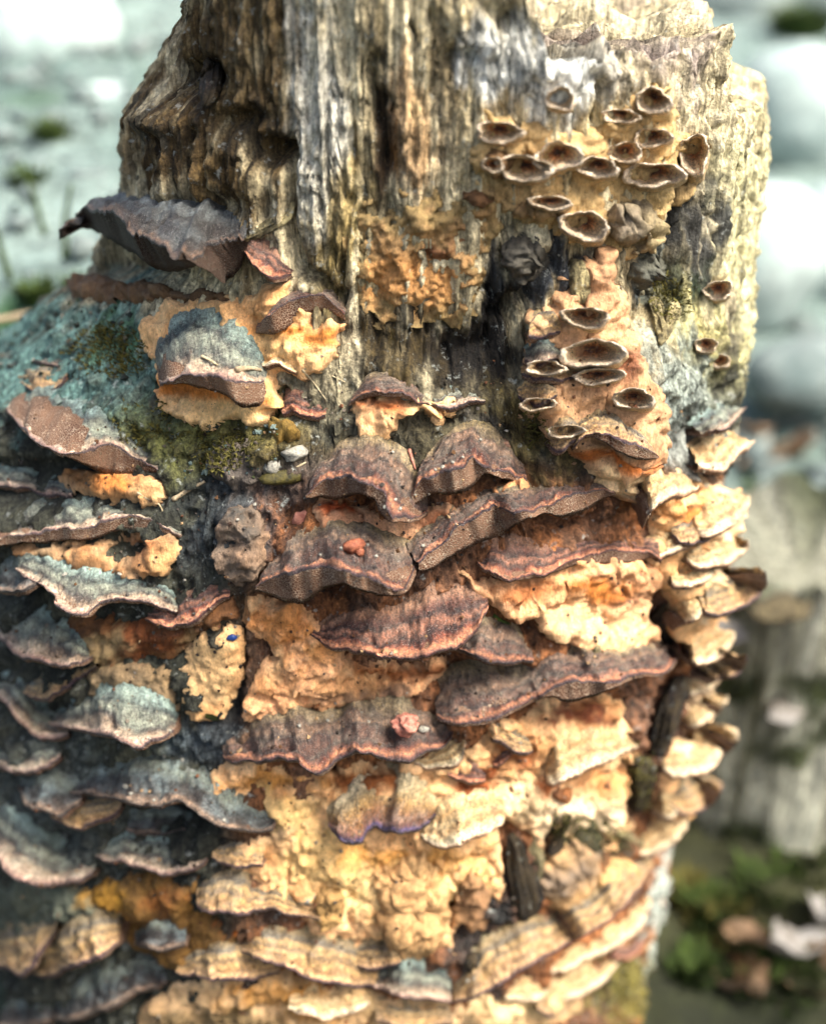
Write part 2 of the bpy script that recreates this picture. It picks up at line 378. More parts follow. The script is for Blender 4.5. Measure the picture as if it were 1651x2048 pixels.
# chunky left shoulder
# colour
def blobs(base, wx, wy, B, P, seed, st=.85):
    c = base
    nn = fbm(P, 160, 5, seed, .62)
    for x, y, rx, ry, colr, a in B:
        d = np.sqrt(((wx-x)/rx)**2+((wy-y)/ry)**2)
        m = (min(1, a*st)*sst(1.25, .45, d+nn*.75))[:, None]
        c = c*(1-m)+lin(colr)*m
    return c
n1 = fbm(gp, 160, 4, 41)*.5+.5; n2 = fbm(P0, 120, 5, 43, .65)*.5+.5
cw = lin((226, 216, 186))*(1-n1[:, None])+lin((182, 166, 128))*n1[:, None]
ctr = (sst(420, 560, px)*sst(900, 1000, py))[:, None]
n3 = sst(.35, .7, fbm(P0, 60, 5, 44, .6)*.5+.5)[:, None]
cl = lin((98, 98, 84))*(1-n2[:, None])+lin((42, 44, 38))*n2[:, None]
cf = lin((196, 140, 94))*(1-n2[:, None])+lin((58, 38, 26))*n2[:, None]; cf = cf*(1-n3*.6)+lin((98, 88, 80))*n3*.6
cl = cl*(1-ctr)+cf*ctr
cc = cw*upper[:, None]+cl*(1-upper[:, None])
WB = [(450, 180, 150, 270, (122, 104, 72), .9), (500, 80, 40, 120, (84, 78, 58), .5), (640, 200, 46, 330, (226, 222, 206), .85), (655, 420, 34, 130, (220, 214, 194), .8),
 (700, 470, 60, 160, (186, 164, 104), .7), (755, 270, 30, 170, (84, 60, 38), .8), (830, 260, 55, 150, (176, 134, 82), .6), (905, 130, 70, 120, (196, 180, 140), .6), (900, 200, 30, 150, (120, 100, 70), .5),
 (1090, 120, 150, 100, (226, 228, 222), .8), (1020, 80, 60, 60, (206, 204, 192), .5), (1330, 90, 80, 90, (184, 170, 166), .7), (1260, 60, 30, 40, (70, 58, 50), .7),
 (1300, 150, 120, 60, (170, 160, 140), .6), (1495, 480, 70, 330, (208, 202, 164), .85), (1400, 700, 60, 120, (178, 172, 120), .7), (1390, 430, 45, 150, (54, 60, 66), .85), (1340, 560, 70, 60, (60, 74, 48), .7),
 (1065, 545, 110, 80, (70, 74, 78), .9), (1300, 540, 60, 60, (96, 104, 104), .7), (900, 700, 300, 80, (62, 52, 36), 1.), (960, 730, 180, 70, (44, 38, 28), 1.), (1005, 640, 70, 90, (44, 40, 34), .9), (800, 720, 90, 60, (100, 86, 52), .7), (650, 560, 60, 90, (128, 112, 62), .6),
 (330, 290, 150, 120, (112, 94, 64), .9), (300, 240, 60, 30, (90, 96, 92), .5), (390, 160, 40, 34, (60, 50, 38), .7), (500, 290, 60, 40, (66, 62, 52), .6), (420, 360, 120, 50, (118, 98, 62), .6),
 (150, 720, 260, 130, (120, 150, 142), .85), (230, 690, 60, 50, (80, 110, 60), .6), (430, 860, 170, 110, (122, 122, 76), .85), (360, 790, 90, 60, (84, 100, 84), .6), (540, 900, 120, 50, (120, 104, 66), .6),
 (560, 960, 140, 60, (104, 96, 90), .7), (450, 1060, 110, 110, (74, 80, 82), .8), (1050, 850, 110, 90, (116, 104, 66), .85), (900, 880, 130, 60, (104, 96, 72), .7), (960, 860, 60, 40, (92, 90, 88), .6),
 (1360, 780, 80, 110, (150, 158, 150), .8), (1390, 900, 60, 50, (166, 168, 160), .6), (100, 1600, 160, 160, (96, 102, 98), .6), (300, 1500, 100, 60, (110, 108, 86), .6), (330, 1470, 60, 40, (120, 130, 128), .6),
 (960, 1850, 90, 130, (60, 66, 66), .8), (1260, 1980, 90, 120, (122, 116, 62), .85), (1320, 1850, 40, 200, (178, 186, 176), .8), (1180, 1670, 110, 60, (64, 72, 46), .8), (400, 1480, 70, 60, (96, 106, 112), .7), (460, 1400, 40, 80, (60, 62, 62), .7)]
wv = (upper*26)*fbm(gp, 300, 4, 52, .6)
cc = blobs(cc, wx+wv, wy+3*wv, WB, np.c_[P0[:, :2], P0[:, 2]*np.where(zf > .23, .35, 1)], 51, 1.1)
cc = cc*(1-.3*(sst(.1, .6, fbm(gp, 330, 4, 57, .6))*upper))[:, None]
cc = np.where(front[:, None], cc, cw)
# top surface rows: fall inward with a ragged torn floor
topn = 14; nt_ = len(thw); rim = P[-nt_:]; rows = []
for k in range(1, topn+1):
    f = 1-k/topn*.98; q = rim.copy(); q[:, 0] = AX[0]+(q[:, 0]-AX[0])*f; q[:, 1] = AX[1]+(q[:, 1]-AX[1])*f
    q[:, 2] += -.006*min(1, k/3)+fbm(q, 160, 4, 61)*.006*min(1, k/2); rows.append(q)
VS = np.vstack([P]+rows); CS = np.vstack([cc]+[cc[-nt_:]*.8]*topn)
stump = empty('tree_stump', (0, .02, -.13), 'weathered broken tree stump overgrown with bracket fungi', 'stump')
mesh('trunk', VS, gridfaces(NZ+topn, nt_, wrap=True), M['wood'], stump, col=CS)
# coarse surfaces for ray casts
cidx = np.arange(0, NZ, 4); tix = np.arange(0, nt_, 3)
PCg = PC.reshape(NZ, nt_, 3)[cidx][:, tix]
# raise the coarse surface to the real one (smoothed)
PF = P.reshape(NZ, nt_, 3)[cidx][:, tix]; PCg = .5*PCg+.5*PF
BV = [(PCg.reshape(-1, 3), gridfaces(len(cidx), len(tix), wrap=True))]
def rebuild():
    vs, fs, o = [], [], 0
    for v, f in BV: vs.append(v); fs.append(np.asarray(f)+o); o += len(v)
    return BVHTree.FromPolygons(np.vstack(vs).tolist(), [list(map(int, q)) for f in fs for q in f])
TREE0 = rebuild(); TREE = TREE0
def hit(px, py, tree=None):
    tree = tree or TREE
    for k in range(30):
        q = tree.ray_cast(Vector(CAM), Vector(ray(px-k*4*np.sign(px-825), py)))
        if q[0] is not None and q[3] < .62: return np.array(q[0]), np.array(q[1])
    return None, None

# ------------------------------------------------------------------ crust patches
CREAM, TANC, ORG, BRN, GRY, PINK, OCH = (246, 210, 160), (212, 160, 106), (190, 108, 40), (92, 58, 40), (126, 120, 110), (240, 194, 154), (242, 208, 164)
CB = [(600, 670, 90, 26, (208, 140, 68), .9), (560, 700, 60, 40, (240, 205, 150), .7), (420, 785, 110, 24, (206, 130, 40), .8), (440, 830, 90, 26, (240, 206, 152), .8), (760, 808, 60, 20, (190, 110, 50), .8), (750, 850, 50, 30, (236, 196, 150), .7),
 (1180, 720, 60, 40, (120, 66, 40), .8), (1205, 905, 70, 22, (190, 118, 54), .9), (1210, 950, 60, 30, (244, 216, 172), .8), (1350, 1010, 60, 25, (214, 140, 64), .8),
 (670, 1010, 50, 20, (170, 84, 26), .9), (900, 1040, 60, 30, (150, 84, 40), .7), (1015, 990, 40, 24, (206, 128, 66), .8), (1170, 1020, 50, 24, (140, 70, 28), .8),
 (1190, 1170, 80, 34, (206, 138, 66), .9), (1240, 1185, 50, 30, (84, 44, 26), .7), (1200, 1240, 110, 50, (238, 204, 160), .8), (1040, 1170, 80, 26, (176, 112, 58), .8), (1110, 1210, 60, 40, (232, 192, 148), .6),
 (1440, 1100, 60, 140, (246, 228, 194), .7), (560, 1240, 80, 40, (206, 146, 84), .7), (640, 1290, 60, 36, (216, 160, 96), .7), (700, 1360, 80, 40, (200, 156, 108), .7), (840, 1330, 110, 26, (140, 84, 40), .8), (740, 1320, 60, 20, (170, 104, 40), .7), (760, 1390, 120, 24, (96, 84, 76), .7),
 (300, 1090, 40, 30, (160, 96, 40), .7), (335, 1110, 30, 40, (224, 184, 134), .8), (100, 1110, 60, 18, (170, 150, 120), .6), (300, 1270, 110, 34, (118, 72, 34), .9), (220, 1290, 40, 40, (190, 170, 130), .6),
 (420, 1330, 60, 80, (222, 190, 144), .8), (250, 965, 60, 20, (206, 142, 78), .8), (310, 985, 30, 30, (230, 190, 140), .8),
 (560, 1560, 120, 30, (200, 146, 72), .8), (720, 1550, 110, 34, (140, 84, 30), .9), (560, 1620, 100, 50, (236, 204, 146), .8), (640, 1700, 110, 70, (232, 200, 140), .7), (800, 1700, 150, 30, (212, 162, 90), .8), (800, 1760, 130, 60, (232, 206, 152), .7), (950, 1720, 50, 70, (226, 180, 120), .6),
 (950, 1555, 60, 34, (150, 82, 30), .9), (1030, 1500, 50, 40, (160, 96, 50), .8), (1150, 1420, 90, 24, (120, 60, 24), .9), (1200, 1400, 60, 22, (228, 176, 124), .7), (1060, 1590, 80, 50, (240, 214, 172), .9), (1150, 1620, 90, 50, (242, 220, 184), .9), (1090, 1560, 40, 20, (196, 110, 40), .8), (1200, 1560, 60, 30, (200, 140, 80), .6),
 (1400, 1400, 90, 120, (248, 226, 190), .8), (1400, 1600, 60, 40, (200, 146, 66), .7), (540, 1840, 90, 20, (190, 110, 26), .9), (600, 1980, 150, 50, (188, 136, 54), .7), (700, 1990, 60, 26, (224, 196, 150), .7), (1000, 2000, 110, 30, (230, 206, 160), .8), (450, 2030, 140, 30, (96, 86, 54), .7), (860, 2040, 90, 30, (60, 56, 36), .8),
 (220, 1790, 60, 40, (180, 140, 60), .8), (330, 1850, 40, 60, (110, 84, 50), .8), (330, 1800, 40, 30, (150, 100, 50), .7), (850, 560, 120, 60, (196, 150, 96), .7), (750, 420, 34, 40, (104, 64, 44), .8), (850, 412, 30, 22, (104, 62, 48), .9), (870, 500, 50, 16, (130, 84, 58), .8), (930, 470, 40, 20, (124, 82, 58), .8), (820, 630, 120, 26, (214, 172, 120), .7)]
def in_poly(px, py, poly):
    ins = np.zeros(px.shape, bool); p = np.asarray(poly, float)
    for (x0, y0), (x1, y1) in zip(p, np.roll(p, -1, 0)):
        c = ((y0 > py) != (y1 > py)) & (px < (x1-x0)*(py-y0)/(y1-y0+1e-12)+x0); ins ^= c
    return ins
def crust(label, poly, T, c0, c1, ragged=1., fade=None, name='fungus_crust', cat='fungus crust', step=5, lump=.0022, lf=130, edge=28, dome=0, holes=(), bl=True, group=None, tree=None, seed=None, mat=None):
    p = np.asarray(poly, float); x0, y0 = p.min(0)-30; x1, y1 = p.max(0)+30
    xs = np.arange(x0, x1+step, step); ys = np.arange(y0, y1+step, step); nc, nr = len(xs), len(ys)
    X, Y = np.meshgrid(xs, ys); X = X.ravel(); Y = Y.ravel(); sd = seed or int(x0*7+y0*3)
    Q = np.c_[X, Y, np.full(X.shape, sd*1.)]
    ew = 22*ragged*min(1, (p.max(0)-p.min(0)).min()/150)
    wx = X+ew*fbm(Q, 1/60., 3, 71)+6*fbm(Q, 1/12., 2, 73); wy = Y+ew*fbm(Q, 1/50., 3, 72)+8*fbm(Q, 1/12., 2, 74)
    ins = in_poly(wx, wy, p); d = seg_dist(wx, wy, np.vstack([p, p[:1]])); d = np.where(ins, d, -d)
    for hx, hy, hrx, hry in holes:
        e = (np.sqrt(((wx-hx)/hrx)**2+((wy-hy)/hry)**2)-1)*min(hrx, hry); d = np.minimum(d, e)
    keep = d > -step*1.6; H = np.zeros((len(X), 3)); N = np.zeros((len(X), 3))
    tr = tree or TREE0
    for k in np.nonzero(keep)[0]:
        q = tr.ray_cast(Vector(CAM), Vector(ray(X[k], Y[k])))
        if q[0] is None or q[3] > .62: keep[k] = False
        else: H[k] = q[0]; N[k] = q[1]
    # smooth normals over the grid
    Ng = N.reshape(nr, nc, 3)
    for _ in range(6):
        Ng = (Ng+np.roll(Ng, 1, 0)+np.roll(Ng, -1, 0)+np.roll(Ng, 1, 1)+np.roll(Ng, -1, 1))
        Ng = Ng/np.maximum(np.linalg.norm(Ng, axis=2, keepdims=True), 1e-9)
    N = Ng.reshape(-1, 3)
    prof = np.sqrt(np.clip(d/edge, 0, 1)*(2-np.clip(d/edge, 0, 1)))
    if dome: prof = np.sqrt(np.clip(1-(1-np.clip(d/dome, 0, 1))**2, 0, 1))
    h = T*(.85 if dome else .75)*prof+prof*(lump*fbm(H, lf, 4, 75+sd % 9)+lump*.3*np.abs(fbm(H, lf*2.6, 3, 76))-.1*lump+lump*.3*fbm(H, lf*6, 2, 78))
    h = np.where(d <= 0, -.0015, h)
    V = H+N*h[:, None]
    f = gridfaces(nr, nc); f = f[keep[f].all(1) & (d[f] > -step*1.2).any(1) & (d[f] > 0).any(1)]
    e1 = np.linalg.norm(V[f[:, 0]]-V[f[:, 2]], axis=1); f = f[e1 < .012]
    used = np.unique(f); mp = -np.ones(len(V), int); mp[used] = np.arange(len(used)); V = V[used]; f = mp[f]; X = X[used]; Y = Y[used]; hh = h[used]; dd = d[used]
    m = (fbm(V, 85, 5, 81, .6)*.5+.5)[:, None]; m2 = sst(.15, .75, fbm(V, 210, 4, 83))[:, None]
    c = lin(c0)*(1-m)+lin(c1)*m
    c = c*(1-.5*m2)+lin((230, 200, 154))*.5*m2 if c0 in (CREAM, OCH, PINK) else c
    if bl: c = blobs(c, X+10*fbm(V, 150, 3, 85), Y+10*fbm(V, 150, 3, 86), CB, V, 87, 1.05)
    pe = (.25*sst(14, 2, dd))[:, None]; c = c*(1-pe)+lin((236, 210, 172))*pe if c0 in (CREAM, OCH, PINK, TANC) else c
    if fade is not None:
        m = (sst(60, 5, dd+20*fbm(V, 260, 3, 89)))[:, None]; c = c*(1-m)+lin(fade)*m
    f = f[:, ::-1]
    ctr = V.mean(0); k = np.argmin(np.linalg.norm(V-ctr, axis=1)); org = V[k]
    o = mesh(name, V, f, mat or M['crust'], origin=org, col=c); tag(o, label, cat, group)
    BV.append((V, f)); return o
def ell(x, y, rx, ry, n=20, a=0):
    t = np.linspace(0, 2*np.pi, n, endpoint=False); c, s = math.cos(a), math.sin(a)
    return [(x+rx*np.cos(q)*c-ry*np.sin(q)*s, y+rx*np.cos(q)*s+ry*np.sin(q)*c) for q in t]

crust('nodular brown crust hanging low on the bare wood face', [(725, 400), (760, 385), (790, 430), (840, 385), (870, 440), (930, 400), (985, 420), (990, 470), (960, 520), (992, 560), (960, 620), (900, 645), (860, 658), (800, 650), (740, 620), (715, 560), (705, 490)], .0007, (206, 172, 126), (172, 140, 98), ragged=2.2, fade=(158, 138, 98), lump=.0030, lf=170, edge=70)
crust('olive tan crust beneath the cluster of cup fungi', [(960, 240), (1010, 225), (1060, 260), (1150, 270), (1230, 250), (1280, 170), (1350, 180), (1345, 260), (1420, 280), (1420, 330), (1370, 390), (1330, 440), (1300, 490), (1240, 510), (1190, 500), (1120, 470), (1030, 440), (960, 380), (940, 300)], .0022, (220, 196, 146), (170, 142, 102), lump=.0026, lf=150)
crust('tall tan tower of crust with stacked lobes and hollows', [(1142, 520), (1180, 503), (1215, 508), (1240, 600), (1250, 680), (1285, 760), (1310, 800), (1318, 900), (1290, 940), (1240, 985), (1200, 975), (1150, 940), (1110, 890), (1050, 830), (1035, 790), (1040, 700), (1060, 620), (1110, 610), (1130, 560)], .0125, (220, 184, 144), (176, 138, 106), edge=60, lump=.0026, lf=140)
crust('cream crust with orange hollows under the grey lipped bracket', [(440, 600), (520, 560), (575, 545), (580, 590), (640, 650), (690, 640), (682, 710), (655, 740), (600, 760), (560, 740), (545, 790), (550, 850), (500, 850), (460, 858), (430, 855), (380, 835), (340, 815), (320, 770), (300, 720), (290, 650), (340, 600)], .0045, CREAM, TANC, edge=22)
crust('small cream crust apron under the lone arched bracket', [(698, 805), (760, 785), (850, 800), (915, 800), (905, 825), (880, 842), (830, 822), (800, 835), (790, 865), (750, 880), (715, 870)], .005, CREAM, TANC, edge=20)
crust('pinkish crust pocket beneath the two ruffled chocolate brackets', [(620, 1000), (680, 990), (760, 1010), (850, 1010), (900, 1000), (960, 1000), (1050, 960), (1060, 1000), (980, 1020), (900, 1070), (830, 1090), (760, 1080), (690, 1080), (640, 1060), (610, 1030)], .005, PINK, (160, 116, 88))
crust('peach crust with orange stains right of the rust coloured bracket', [(1060, 1160), (1110, 1130), (1200, 1110), (1290, 1110), (1320, 1150), (1300, 1200), (1310, 1290), (1250, 1305), (1180, 1300), (1130, 1280), (1080, 1260), (1060, 1230), (950, 1200), (900, 1160), (960, 1150)], .006, PINK, TANC, edge=24)
crust('sunlit cream crust wrapping the right flank of the stump', [(1290, 960), (1440, 970), (1480, 1010), (1470, 1100), (1500, 1150), (1480, 1230), (1420, 1300), (1370, 1330), (1340, 1280), (1330, 1180), (1300, 1120), (1290, 1060)], .009, CREAM, TANC, lump=.004)
crust('peach crust between the netted lip bracket and pebble bracket', [(490, 1200), (540, 1200), (600, 1215), (640, 1260), (680, 1300), (800, 1320), (900, 1310), (880, 1350), (850, 1400), (760, 1400), (690, 1410), (600, 1430), (520, 1440), (485, 1450), (495, 1380), (510, 1330), (550, 1300), (520, 1280), (490, 1260)], .0045, PINK, TANC, lump=.003, lf=170)
crust('upright pale crust tongue with a blue chip on it', [(365, 1290), (400, 1262), (450, 1250), (474, 1245), (478, 1330), (462, 1400), (430, 1440), (390, 1447), (362, 1400), (358, 1340)], .004, CREAM, TANC, edge=40, lump=.0014)
crust('webbed crust with a black hole beside the bracket', [(20, 1090), (120, 1085), (300, 1070), (358, 1075), (365, 1110), (335, 1160), (290, 1150), (200, 1140), (110, 1120), (45, 1120)], .005, TANC, (120, 104, 84), holes=[(256, 1100, 36, 18)])
crust('dark orange brown crust under the blue grey double bracket', [(150, 1225), (280, 1240), (420, 1215), (470, 1200), (478, 1240), (420, 1262), (350, 1300), (300, 1312), (210, 1330), (180, 1310), (150, 1270), (120, 1235)], .004, (140, 100, 60), (86, 62, 42))
crust('grey tan crust dome above the silver rimmed bracket', [(200, 1340), (260, 1310), (340, 1315), (357, 1380), (352, 1440), (250, 1420), (180, 1390)], .0055, (176, 150, 112), (126, 116, 100), edge=30)
crust('orange stained crust pocket under the long curling bracket', [(150, 940), (250, 950), (330, 955), (332, 1000), (290, 1020), (220, 1005), (160, 995), (120, 960)], .005, TANC, (120, 100, 74))
crust('wide golden cream crust sheet flowing below the pebble bracket', [(430, 1540), (470, 1515), (620, 1545), (700, 1505), (830, 1530), (930, 1520), (960, 1450), (1060, 1440), (1100, 1400), (1200, 1370), (1260, 1400), (1250, 1480), (1290, 1500), (1230, 1600), (1262, 1645), (1200, 1690), (1180, 1640), (1140, 1690), (1110, 1650), (1070, 1690), (1040, 1645), (1010, 1640), (990, 1700), (1000, 1800), (930, 1780), (905, 1900), (850, 1920), (790, 1880), (740, 1890), (690, 1880), (610, 1870), (600, 1830), (520, 1790), (500, 1760), (430, 1710), (480, 1670), (550, 1650), (500, 1600), (440, 1580)], .0045, OCH, TANC, lump=.0032, lf=120)
crust('pale crust under the crowded flaps on the right flank', [(1370, 1340), (1440, 1300), (1480, 1330), (1470, 1430), (1420, 1500), (1440, 1560), (1400, 1650), (1350, 1650), (1300, 1640), (1330, 1560), (1340, 1480)], .009, CREAM, TANC, lump=.004)
crust('ochre crust at the foot below the lowest pale brackets', [(340, 1960), (560, 1950), (740, 1975), (900, 2010), (1000, 1985), (1120, 1970), (1150, 2000), (1110, 2048), (1000, 2070), (300, 2070), (280, 2010)], .004, OCH, (130, 100, 56), lump=.003)
crust('shaded ochre crust column between the low left brackets', [(180, 1760), (270, 1740), (400, 1750), (390, 1830), (480, 1850), (470, 1890), (360, 1930), (300, 1920), (260, 1860), (250, 1820), (180, 1800)], .004, (150, 114, 58), (90, 76, 52))
crust('grey green crust sheet below the broad left bracket', [(-20, 1750), (180, 1765), (240, 1830), (100, 1862), (-20, 1900)], .004, (122, 126, 110), (86, 88, 76))
crust('dim brown crust beneath the ruffled dark bracket', [(110, 560), (200, 550), (330, 575), (440, 580), (470, 600), (400, 612), (330, 612), (240, 605), (150, 600)], .004, (140, 114, 84), (96, 76, 58))
TREE1 = rebuild()
# knobs: dome shaped young growths
def knob(label, x, y, rx, ry, T, c0, c1, a=0, lump=.002, bl=False, name='young_fungus', mat=None):
    return crust(label, ell(x, y, rx, ry, a=a), T, c0, c1, name=name, cat='fungus', step=4, dome=min(rx, ry)*.95, lump=lump, lf=190, bl=bl, tree=TREE1, mat=mat)
knob('big round tan knob low on the golden crust', 830, 1820, 76, 105, .0085, (218, 184, 136), (172, 138, 98))
knob('pink grey knob beside the dark crack', 482, 1085, 52, 82, .005, (176, 146, 118), (104, 98, 90), lump=.0035)
knob('cream and slate knob above the pale rolled bracket', 1140, 1755, 58, 82, .0075, (206, 170, 120), (116, 110, 104))
knob('small banded knob next to the slate knob', 1224, 1752, 44, 36, .009, (222, 190, 140), (170, 130, 84))
knob('grey dome at the foot of the cup cluster', 1270, 452, 56, 50, .009, (172, 156, 116), (140, 130, 116))
knob('little hooked knob on the golden crust', 662, 1812, 30, 40, .006, (214, 178, 120), (120, 96, 70))
knob('short brown knob by the thin dry stem', 945, 1800, 40, 60, .004, (196, 158, 116), (120, 94, 72))
knob('small mossy knob under the split crust', 570, 870, 30, 26, .005, (150, 122, 62), (110, 96, 54))
knob('small grey lump on the mossy slope', 470, 930, 60, 50, .005, (124, 114, 104), (90, 84, 78))
knob('round stub lump under the ruffled chocolate bracket', 1015, 985, 34, 24, .006, (224, 178, 134), (190, 130, 86))
knob('small tan cap bump above the nodular crust', 1000, 330, 26, 30, .005, (150, 122, 84), (110, 84, 60))
knob('small brown bump left of the cup cluster', 950, 395, 30, 16, .003, (150, 118, 80), (110, 82, 58))
knob('lilac topped bump below the double cup', 1085, 420, 60, 26, .003, (186, 156, 112), (146, 122, 90))
knob('slate lump over the crust tower', 1050, 520, 40, 50, .004, (124, 118, 104), (74, 72, 66), lump=.0045)
knob('grey lump right of the crust tower tip', 1290, 540, 40, 40, .004, (130, 128, 112), (82, 84, 78), lump=.0045)
TREE2 = rebuild(); TREE = TREE2

# ------------------------------------------------------------------ bracket fungi
def bracket(label, pal, elev, attach, rimp, under=None, bulge=None, thick=.0019, base=.006, group=None, upmat=None, wob=1.0, margin=.86):
    L = max(np.linalg.norm(np.diff(np.asarray(rimp, float), axis=0), axis=1).sum(), 40)
    n = int(np.clip(L/4.5, 18, 110)); sd = int(attach[0][0]*3+attach[0][1]*5)+11
    a2 = ss(attach, n); r2 = ss(rimp, n); u2 = ss(under, n) if under is not None else None
    q = np.c_[np.arange(n)*.11, np.full(n, sd*.37), np.zeros(n)]
    dish = {'choc': .06, 'dark': .07, 'grey': .06, 'rust': .05}.get(pal, .02)
    if bulge is None: bulge = {'choc': .05 if elev > -15 else .02, 'rust': .0, 'dark': -.03, 'grey': -.03}.get(pal, .04)
    a2[:, 1] += (7*fbm(q, 1.3, 3, 15)+2.5*fbm(q, 4, 2, 16))*np.clip(np.hypot(*(a2-r2).T)/60, 0, 1)
    r2[:, 1] += (5.5*fbm(q, 1.2, 3, 5)+3*fbm(q, 5, 3, 6, .7))*wob; r2[:, 0] += 4*fbm(q, 1.8, 3, 7)*wob
    A = np.zeros((n, 3)); N = np.zeros((n, 3)); last = None
    for i in range(n):
        h, nn = hit(*a2[i])
        if h is None: h, nn = last if last else (CAM+ray(*a2[i])*.33, np.array([0, -1., 0]))
        A[i], N[i] = h, nn; last = (h, nn)
    A = smooth1(A, 3)
    O = np.c_[A[:, 0]-AX[0], A[:, 1]-AX[1], np.zeros(n)]; O /= np.linalg.norm(O, axis=1, keepdims=True)
    O = smooth1(O, 6); O /= np.linalg.norm(O, axis=1, keepdims=True)
    Z = np.array([0, 0, 1.]); ev = math.radians(elev+7 if elev < -18 else elev)
    D = O*math.cos(ev)+Z*math.sin(ev); lat = np.cross(Z, O); PN = np.cross(lat, D)
    R = np.zeros((n, 3)); dep = np.zeros(n)
    for i in range(n):
        d = ray(*r2[i]); den = d@PN[i]; dA = (A[i]-CAM)@d
        t = ((A[i]-CAM)@PN[i])/den if abs(den) > .05 else dA
        img = np.hypot(*(r2[i]-a2[i]))/FPX*dA
        lim = 2.2*img+.001
        t = np.clip(t, dA-lim, dA+.15*lim); h, _ = hit(*r2[i])
        if h is not None: t = min(t, (h-CAM)@d-.0012)
        dep[i] = t
    dep = smooth1(dep, 8)-np.clip(np.hypot(*(a2-r2).T)/90, 0, 1)*(.0015*fbm(q, .9, 3, 18)+.0006*fbm(q, 5, 2, 19))*np.sin(np.linspace(0, np.pi, n))
    for i in range(n): R[i] = CAM+ray(*r2[i])*dep[i]
    A = A-O*.0018
    wid = np.linalg.norm(R-A, axis=1)
    if u2 is not None:
        U = np.zeros((n, 3))
        for i in range(n):
            lip = np.hypot(*(u2[i]-r2[i]))/FPX*dep[i]; t = dep[i]+.55*lip+.0003
            h, _ = hit(*u2[i]); d = ray(*u2[i])
            if h is not None: t = min(t, (h-CAM)@d+.0004)
            U[i] = CAM+d*t
        U = np.where((np.hypot(*(u2-r2).T) < 4)[:, None], R-Z*thick*.7-O*.0004, U)
    else:
        tk = thick*(.35+.65*np.clip(wid/.006, 0, 1))
        U = R-Z*tk[:, None]-O*(tk*.5)[:, None]
    U = smooth1(U, 1)
    B = A-Z*base*np.clip(wid/.008, .25, 1)[:, None]-O*.003
    B = np.where((U[:, 2] < B[:, 2]+.0005)[:, None], np.c_[B[:, :2], U[:, 2]-.001], B)
    # rows
    tv = np.concatenate([np.linspace(0, .7, 9), np.linspace(.76, .955, 5), [.985]])
    rows, vv = [], []
    Up = -PN*np.sign((PN@Z))[:, None]*-1
    for t in tv:
        p = A*(1-t)+R*t
        pl = .035*np.sin(q[:, 0]*3.2+4*fbm(q, .5, 2, 8))*t**1.5*(1-t)*4*(.4+.6*fbm(q, .6, 2, 12))
        bl = (bulge*np.sin(math.pi*t**.8)-dish*math.exp(-((t-.76)/.13)**2)+pl)*wid
        zone = .00035*np.sin(t*22+2*q[:, 0])*(t > .15)*np.clip(wid/.01, 0, 1)
        p = p+Up*(bl+zone)[:, None]; rows.append(p); vv.append(np.full(n, t))
    out = (R-A)/np.maximum(wid, 1e-5)[:, None]
    ktop = len(rows)
    up = np.cross(np.gradient(R, axis=0), np.ones(3)*0+out)
    e = R+out*.0002; rows.append(R); vv.append(np.full(n, 1.0))
    te = .06 if u2 is not None else .3; rows.append(R*(1-te)+U*te+out*.0002); vv.append(np.full(n, 1.0)); kmar = len(rows)-1
    for t in (.2, .5, .78, 1.0): rows.append(R*(1-t)+U*t); vv.append(np.full(n, 1+.2*t))
    for t in (.25, .5, .75, 1.0):
        p = U*(1-t)+B*t+Up*(.18*math.sin(math.pi*t)*wid)[:, None]*(.7 if u2 is not None else .4); rows.append(p); vv.append(np.full(n, 1.2+t))
    G = np.array(rows); nr = len(rows)
    # organic surface noise (none at the rim line so that it keeps its trace)
    f = G.reshape(-1, 3); w8 = np.array([min(1, r/3)*(.35 if r >= ktop-2 else 1) for r in range(nr)])
    amp = np.repeat(w8, n)*np.tile(np.clip(wid/.012, .15, 1), nr)
    f = f+np.repeat(Up[None], nr, 0).reshape(-1, 3)*(amp*(fbm(f, 150, 4, sd % 50, .6)*.0021+fbm(f, 650, 3, 3, .6)*.0007))[:, None]
    G = f.reshape(nr, n, 3)
    nm = gridnormals(G); 
    cum = np.r_[0, np.cumsum(np.linalg.norm(np.diff(R, axis=0), axis=1))]
    UVg = np.stack([np.tile(cum, (nr, 1))+sd*.013, np.array(vv)], -1)
    mid = n//2; org = A[mid]
    # orientation: the cap must look up
    flip = nm[3:ktop].reshape(-1, 3)@np.array([0, -.6, .8])
    sg = 1 if flip.mean() > 0 else -1; nm = nm*sg
    root = empty('bracket_fungus', org, label, 'bracket fungus', group)
    km = int(np.searchsorted(tv, margin))
    def sub(name, r0, r1, mat):
        F = gridfaces(r1-r0+1, n); F = F[:, ::-1] if sg < 0 else F
        return mesh(name, G[r0:r1+1].reshape(-1, 3), F, mat, root, uv=UVg[r0:r1+1].reshape(-1, 2), nrm=nm[r0:r1+1].reshape(-1, 3))
    sub('cap', 0, km, M[pal]); sub('margin', km, kmar, M[pal]); sub('pore_surface', kmar, nr-1, upmat or M['pore'])
    return root

